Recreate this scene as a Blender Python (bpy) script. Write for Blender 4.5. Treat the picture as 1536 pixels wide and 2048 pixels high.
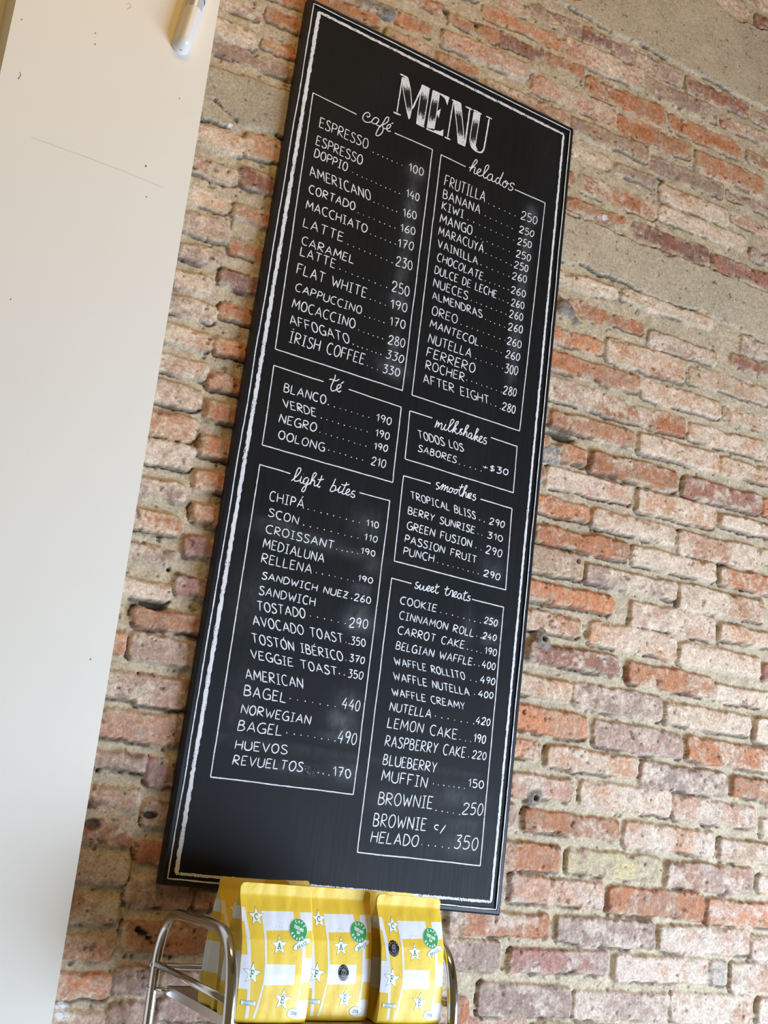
import bpy, bmesh, math, random
import numpy as np
from mathutils import Vector, Matrix, noise
for o in list(bpy.data.objects): bpy.data.objects.remove(o)
SC = bpy.context.scene
COL = SC.collection
random.seed(4)

# ------------------------------------------------------------------ camera, world, light, exposure
cam_d = bpy.data.cameras.new('camera'); cam = bpy.data.objects.new('camera', cam_d); COL.objects.link(cam)
cam_d.sensor_fit = 'AUTO'; cam_d.sensor_width = 36.0; cam_d.lens = 2287.95/2048*36.0
cam_d.clip_start = 0.02; cam_d.clip_end = 60
cam.matrix_world = Matrix(((0.8598021, -0.21317999, -0.46399853, 0.0),
                           (-0.49981638, -0.16536228, -0.85019933, -1.89477),
                           (0.10451763, 0.96291724, -0.24872968, 1.55), (0, 0, 0, 1)))
SC.camera = cam
wd = bpy.data.worlds.new('room_ambience'); SC.world = wd; wd.use_nodes = True
bg = wd.node_tree.nodes['Background']; bg.inputs[0].default_value = (1.0, 0.78, 0.40, 1); bg.inputs[1].default_value = 0.14
def area(name, loc, target, sx, sy, watts, colour):
    l = bpy.data.lights.new(name, 'AREA'); l.shape = 'RECTANGLE'; l.size = sx; l.size_y = sy; l.energy = watts; l.color = colour
    o = bpy.data.objects.new(name, l); COL.objects.link(o); o.location = loc
    o.rotation_euler = (Vector(target)-Vector(loc)).to_track_quat('-Z', 'Y').to_euler()
    return o
area('shop_window_light', (2.9, -2.15, 0.70), (0.7, 0.0, 1.35), 2.2, 1.4, 192, (0.61, 0.76, 1.0))
area('ceiling_lamp_light', (0.35, -1.9, 4.2), (0.9, 0.0, 2.7), 1.4, 0.8, 33, (1.0, 0.60, 0.17))
vs = SC.view_settings; vs.view_transform = 'Standard'; vs.look = 'None'; vs.gamma = 1.0; vs.use_curve_mapping = False
vs.exposure = 0.0

# ------------------------------------------------------------------ measured layout (millimetres)
BRICKS=[(737,3137,892,3146,'O',10),(831,3167,927,3185,'G',10),(925,3161,1020,3197,'O',10),(908,3117,1031,3136,'P',50),(1033,3116,1151,3142,'O',35),(1161,3113,1406,3133,'P',55),(1041,3171,1283,3206,'P',45),(931,3235,1050,3255,'O',30),(1053,3231,1191,3253,'O',10),(1192,3238,1324,3267,'D',10),(1138,3293,1362,3318,'O',25),(1062,3316,1129,3329,'M',40),(1188,3332,1269,3354,'P',60),(1266,3352,1421,3384,'M',35),(1423,3367,1512,3380,'D',30),(1515,3361,1747,3398,'M',40),(1752,3373,1978,3408,'D',30),(1989,3387,2212,3402,'M',30),(1372,3296,1616,3342,'P',60),(1623,3310,1870,3343,'M',45),(1880,3332,2150,3343,'P',45),(1324,3252,1436,3269,'O',10),(1447,3231,1697,3268,'O',15),(1707,3241,1953,3276,'O',20),(1975,3265,2214,3281,'O',30),(1285,3166,1542,3201,'P',50),(1547,3170,1787,3208,'O',10),(1793,3167,2038,3211,'O',10),(1409,3109,1646,3138,'T',30),(1654,3107,1901,3141,'M',25),(1908,3127,2154,3147,'M',35),(1414,3047,1533,3069,'T',80),(1541,3048,1676,3076,'T',30),(1685,3038,1921,3074,'W',75),(1925,3072,2119,3084,'P',60),(1396,2967,1432,2995,'O',30),(1446,2968,1683,3006,'O',50),(1688,2991,1980,3018,'W',90),(1991,2984,2157,3013,'M',40),(1401,2908,1588,2934,'O',15),(1605,2908,1857,2944,'D',20),(1863,2914,2129,2950,'D',20),(1385,2725,1576,2746,'W',90),(1583,2755,1878,2752,'W',85),(1386,2666,1659,2687,'O',35),(1380,2580,1544,2609,'O',35),(1550,2583,1794,2630,'W',60),(1802,2603,2076,2639,'T',50),(1673,2655,1895,2684,'P',50),(1937,2690,2171,2699,'D',20),(1385,2519,1657,2551,'O',15),(1662,2524,1915,2561,'W',70),(1919,2542,2174,2567,'W',60),(1374,2446,1551,2493,'P',50),(1550,2452,1806,2491,'O',50),(1812,2462,2071,2497,'W',60),(1409,2388,1652,2418,'O',20),(1343,2380,1407,2420,'P',50),(1660,2393,1915,2431,'W',75),(1919,2406,2177,2437,'W',60),(1335,2313,1418,2355,'O',30),(1387,2300,1445,2339,'G',20),(1443,2311,1521,2351,'O',40),(1523,2314,1786,2357,'O',30),(1800,2320,2057,2361,'D',40),(2065,2335,2305,2367,'O',20),(1341,2256,1410,2288,'O',40),(1413,2254,1656,2292,'P',60),(1668,2254,1913,2301,'W',65),(1919,2274,2180,2300,'W',70),(1338,2188,1538,2222,'O',40),(1542,2191,1788,2228,'W',60),(1796,2182,2056,2231,'W',60),(2060,2224,2306,2234,'W',70),(1392,2125,1652,2160,'O',30),(1662,2129,1918,2167,'W',85),(1928,2135,2183,2172,'O',50),(1348,2057,1529,2113,'T',50),(1533,2064,1797,2102,'M',55),(1803,2057,2075,2109,'W',60),(1356,1999,1616,2037,'O',20),(1665,1994,1924,2044,'P',60),(1931,2004,2185,2041,'W',65),(1357,1933,1537,1975,'W',50),(1552,1932,1810,1982,'W',60),(1812,1929,2070,1977,'W',85),(2074,1930,2309,1971,'D',20),(1396,1868,1647,1913,'D',40),(1664,1863,1927,1910,'O',40),(1923,1861,2228,1901,'W',70),(1327,1800,1518,1842,'W',50),(1521,1792,1773,1847,'M',50),(1776,1790,2045,1839,'W',70),(2050,1784,2327,1842,'W',80),(1334,1726,1568,1779,'O',15),(1580,1717,1838,1775,'M',35),(1843,1718,2112,1772,'O',50),(1340,1671,1453,1713,'O',50),(1460,1662,1711,1709,'W',60),(1717,1648,1977,1704,'M',50),(1984,1652,2263,1702,'O',10),(1328,1598,1539,1646,'P',60),(1555,1593,1809,1648,'W',75),(1814,1588,2073,1643,'P',60),(2081,1570,2362,1619,'W',70),(1317,1540,1400,1584,'M',30),(1417,1532,1671,1579,'O',25),(1678,1521,1942,1576,'W',55),(1952,1514,2215,1564,'T',60),(1324,1457,1519,1514,'O',30),(1532,1457,1790,1511,'Y',50),(1798,1448,2057,1505,'P',50),(2076,1450,2330,1495,'W',70),(1235,1397,1389,1453,'M',40),(1392,1394,1638,1453,'P',45),(1642,1386,1915,1445,'O',20),(1921,1379,2206,1434,'O',50),(1256,1332,1501,1384,'O',45),(1514,1324,1777,1382,'M',50),(1782,1318,2053,1376,'P',70),(2057,1311,2331,1365,'P',60),(1199,1269,1388,1330,'M',40),(1403,1270,1655,1319,'R',40),(1669,1258,1927,1314,'W',80),(1938,1256,1990,1311,'G',60),(1996,1242,2332,1309,'P',60),(1342,1189,1567,1252,'M',35),(1568,1184,1824,1242,'M',60),(1826,1181,2069,1243,'W',70),(2079,1175,2333,1238,'W',80),(1306,1129,1463,1190,'P',50),(1467,1120,1712,1182,'P',50),(1718,1111,1982,1172,'M',50),(1991,1100,2333,1166,'P',60),(530,3030,634,3035,'M',50),(639,3031,728,3062,'O',15),(631,3096,727,3104,'O',20),(534,2955,633,2987,'T',80),(641,2970,727,2997,'O',35),(532,2933,723,2930,'M',35),(533,2720,638,2756,'W',80),(636,2730,720,2778,'W',50),(537,2656,637,2685,'P',50),(637,2662,719,2701,'D',15),(538,2599,632,2620,'W',70),(634,2592,718,2625,'O',40),(536,2533,639,2573,'M',50),(637,2521,723,2555,'O',20),(540,2485,633,2510,'M',50),(629,2454,725,2491,'D',10),(542,2427,615,2449,'W',70),(638,2393,723,2423,'O',5),(536,2377,636,2401,'M',60),(638,2323,721,2354,'O',25),(538,2322,637,2344,'W',70),(637,2252,719,2285,'O',35),(540,2263,640,2291,'P',60),(641,2193,720,2230,'O',5),(535,2201,635,2240,'P',60),(534,2139,630,2185,'W',60),(638,2124,719,2163,'O',20),(528,2089,637,2133,'T',70),(638,2061,721,2099,'O',25),(531,2031,632,2062,'M',50),(642,1996,721,2037,'O',25),(532,1970,634,2002,'O',50),(636,1936,723,1979,'D',15),(529,1914,634,1941,'M',40),(632,1870,719,1906,'R',25),(527,1848,633,1882,'W',70),(570,1803,718,1837,'O',10),(521,1749,568,1789,'O',10),(570,1745,718,1791,'M',35),(527,1679,600,1722,'P',35),(595,1673,687,1724,'P',40),(683,1674,729,1714,'O',10),(527,1613,669,1660,'P',35),(662,1616,727,1665,'P',30),(525,1559,634,1592,'M',50),(634,1543,716,1591,'R',20),(528,1503,633,1538,'W',55),(640,1477,715,1522,'M',20),(526,1443,629,1483,'O',45),(637,1419,707,1457,'O',10),(527,1384,633,1432,'W',85),(629,1354,747,1397,'P',25),(752,1356,822,1383,'O',20),(530,1325,628,1366,'W',60),(531,1267,629,1305,'O',55),(635,1281,705,1331,'O',10),(531,1208,630,1250,'O',50),(632,1217,697,1265,'M',30),(532,1157,632,1194,'O',50),(630,1169,704,1210,'M',30),(704,1281,788,1333,'O',25),(708,1228,789,1261,'M',30),(711,1177,830,1217,'M',25),(793,1288,925,1335,'P',40),(790,1231,919,1263,'O',30)]
PLASTER={'top': [(1337,3421),(1502,3413),(1616,3420),(1735,3423),(1876,3425),(2046,3431),(2276,3434),(2273,3658),(2039,3666),(1938,3650),(1884,3647),(1848,3662),(1807,3681)],'mid': [(1382,2886),(1452,2892),(1609,2894),(1763,2898),(1860,2905),(2061,2910),(2282,2918),(2284,2772),(2066,2761),(1876,2789),(1718,2772),(1592,2776),(1480,2779),(1393,2765)],'left': [(524,2872),(557,2878),(633,2892),(717,2898),(724,2797),(672,2793),(632,2782),(603,2796),(570,2814),(533,2816)],'left2': [(530,2817),(570,2812),(603,2794),(623,2776),(544,2764)]}
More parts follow.
